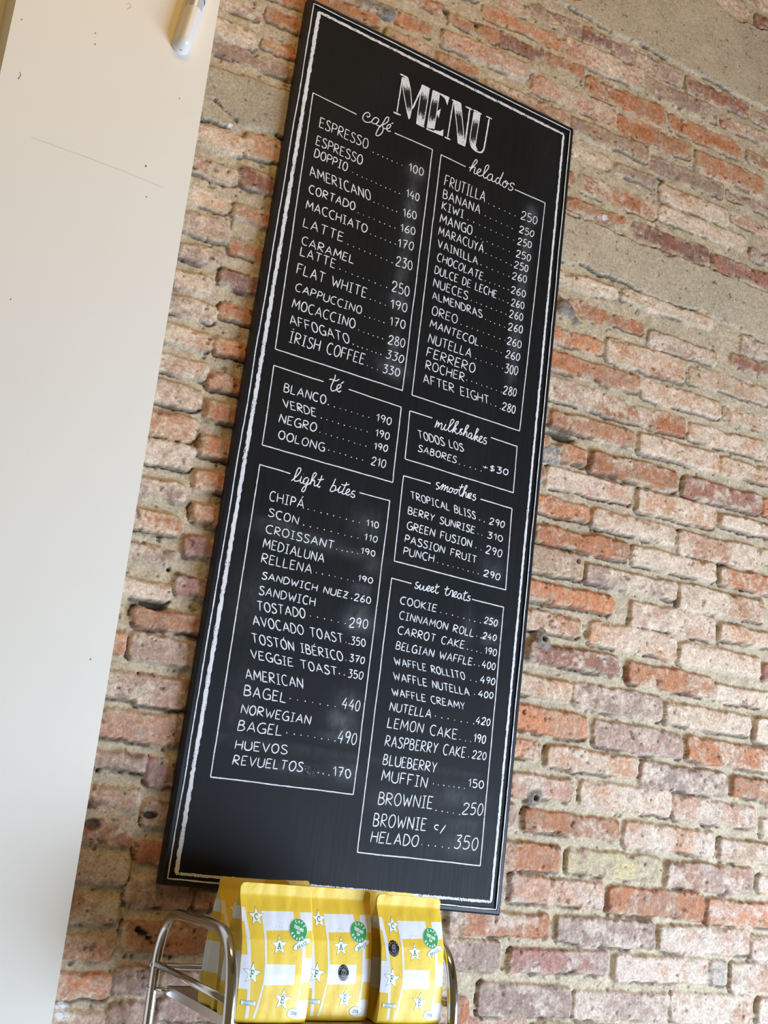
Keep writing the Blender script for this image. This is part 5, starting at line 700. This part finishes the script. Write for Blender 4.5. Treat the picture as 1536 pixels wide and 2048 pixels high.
    if sticker:
        (cu, cv_), words, kind = sticker; c_ = np.array((cu*BW_, cv_*h)); an = math.radians(8)
        sk = decal(bag, 'grind_sticker', [ellipse(bag, c_, .0092, .0112, an)], M['black'], root, 0.00036)
        lt = arcword(words[0], c_, .0085, math.radians(92), math.radians(23), .0020, False, 1.0)
        lt += arcword(words[1], c_, .0086, math.radians(-84), math.radians(19), .0020, True, 1.0)
        def ic(*pp): return [c_+np.array(q_)*.001 for q_ in pp]
        if kind == 'press': lt += [ic((-3, 4), (3, 4), (3.2, -5.2), (-2.6, -5.2), (-3, 4)), ic((-3, 4.2), (0, 5.4), (3, 4.2)), ic((0, 3), (0, -1)), ic((-2, 2.6), (2, 2.6)), ic((-2.8, -1.8), (3, -1.8)), ic((-1.6, -3.6), (2, -3.6)), ic((3, 3), (4.4, 2.6), (4.2, -.6), (3.1, -.6))]
        else: lt += [ic((-2.6, 4.4), (0, 5.6), (2.4, 4.4), (-2.6, 4.4)), ic((-2.6, 4.2), (-1.4, .2), (1.6, .2), (2.4, 4.2)), ic((-1.4, .2), (-2.4, -4.6), (2.8, -4.6), (1.6, .2)), ic((-2.6, 3.4), (-3.8, 2.6), (-3.2, -.4)), ic((-.6, 3.2), (-.5, 1)), ic((.6, 3.2), (.6, 1))]
        inkstrokes(bag, 'sticker_print', lt, 0.00048, M['greyprint'], sk, 0.00042)
    return root
ZB = 1.2452
coffee_bag('coffee_bag', (0.7520, -0.3165, ZB), 0.0, 'yellow coffee bag at the left end of the front row, beside the near arch post', 0.1815, 1.0)
coffee_bag('coffee_bag', (0.8625, -0.2960, ZB), 0.0, 'yellow coffee bag mid front row, black oval sticker on its white bar', 0.1800, 2.3, True, (BAG['stick2'], ('MOLIDO', 'FRANCESA'), 'press'))
coffee_bag('coffee_bag', (0.9780, -0.3165, ZB), 0.0, 'yellow coffee bag at the right of the front row, black oval sticker between two stars', 0.1775, 3.9, True, (BAG['stick3'], ('MOLIDO', 'ITALIANA'), 'moka'))
coffee_bag('coffee_bag', (0.7555, -0.2330, ZB), 0.0, 'yellow coffee bag behind the leftmost front bag, its left side and half a star showing', 0.1805, 5.1)
o = coffee_bag('coffee_bag', (0.8640, -0.2160, ZB), 0.0, 'yellow coffee bag hidden behind the middle front bag except its top edge', 0.1745, 6.7); o.scale = (1, 0.9, 1)
coffee_bag('coffee_bag', (0.9790, -0.2350, ZB), 0.0, 'yellow coffee bag behind the right front bag, only its top strip showing', 0.1755, 7.9)
o = coffee_bag('coffee_bag', (0.8620, -0.1235, ZB), math.radians(24), 'yellow coffee bag turned askew at the back, top edge rising between left and middle bags', 0.1735, 9.2, False); o.scale = (1, 0.85, 1)

# ------------------------------------------------------------------ motion sensor on the pillar
sen = props(empty('motion_sensor', (0.4465, PYF, 2.790)), 'small white capsule-shaped motion sensor with a grey lens band on the white pillar', 'sensor')
sen.rotation_euler = (0, math.radians(6.6), 0)
def stadium(w, h, n=14):
    r = w/2; return [(r*math.cos(a), r*math.sin(a)) for a in [math.pi+math.pi*i/n for i in range(n+1)]]+[(r*math.cos(a), h-w+r*math.sin(a)) for a in [math.pi*i/n for i in range(n+1)]]
def slab(mb, w, h, prof_):
    k_ = None
    rings = []
    for ins, y in prof_:
        rings.append([(a, y, b_+0) for a, b_ in [(x_*(w/2-ins)/(w/2), z_ if False else z_) for x_, z_ in stadium(w, h)]])
    n = len(rings[0]); vs_ = []
    for (ins, y), _ in zip(prof_, rings):
        s_ = stadium(w-2*ins, h-2*ins); vs_ += [(a, y, b_) for a, b_ in s_]
    fs = [(j*n+i, j*n+(i+1) % n, (j+1)*n+(i+1) % n, (j+1)*n+i) for j in range(len(prof_)-1) for i in range(n)]+[tuple((len(prof_)-1)*n+i for i in range(n))]
    mb.add(vs_, fs)
p = MB(); slab(p, 0.0350, 0.150, [(0, 0), (0, -.007), (.0008, -.0082)]); p.build('back_plate', M['sensor'], sen, True)
def capsule(zlo, zhi, r0, y0, mtn, nm, cap0, cap1):
    p = MB(); n = 20; prof_ = []
    if cap0: prof_ += [(r0*math.sin(a), zlo-r0*math.cos(a)*1.0) for a in [math.pi/2*i/8 for i in range(1, 9)]]
    else: prof_ += [(r0, zlo)]
    if cap1: prof_ += [(r0*math.cos(a), zhi+r0*math.sin(a)) for a in [math.pi/2*i/8 for i in range(0, 8)]]
    else: prof_ += [(r0, zhi)]
    vs_ = []
    for r_, z_ in prof_:
        for j in range(n+1):
            a = math.pi+math.pi*j/n; vs_.append((r_*math.cos(a), y0+1.35*r_*math.sin(a), z_))
    k_ = len(prof_); p.add(vs_, [(i*(n+1)+j, i*(n+1)+j+1, (i+1)*(n+1)+j+1, (i+1)*(n+1)+j) for i in range(k_-1) for j in range(n)])
    return p.build(nm, mtn, sen, True)
capsule(0.0, 0.066, 0.0160, -.0075, M['sensor'], 'body', True, False)
capsule(0.066, 0.090, 0.0155, -.0075, M['lens'], 'lens_band', False, False)
capsule(0.0905, 0.122, 0.0165, -.0075, M['sensor'], 'cap', False, True)
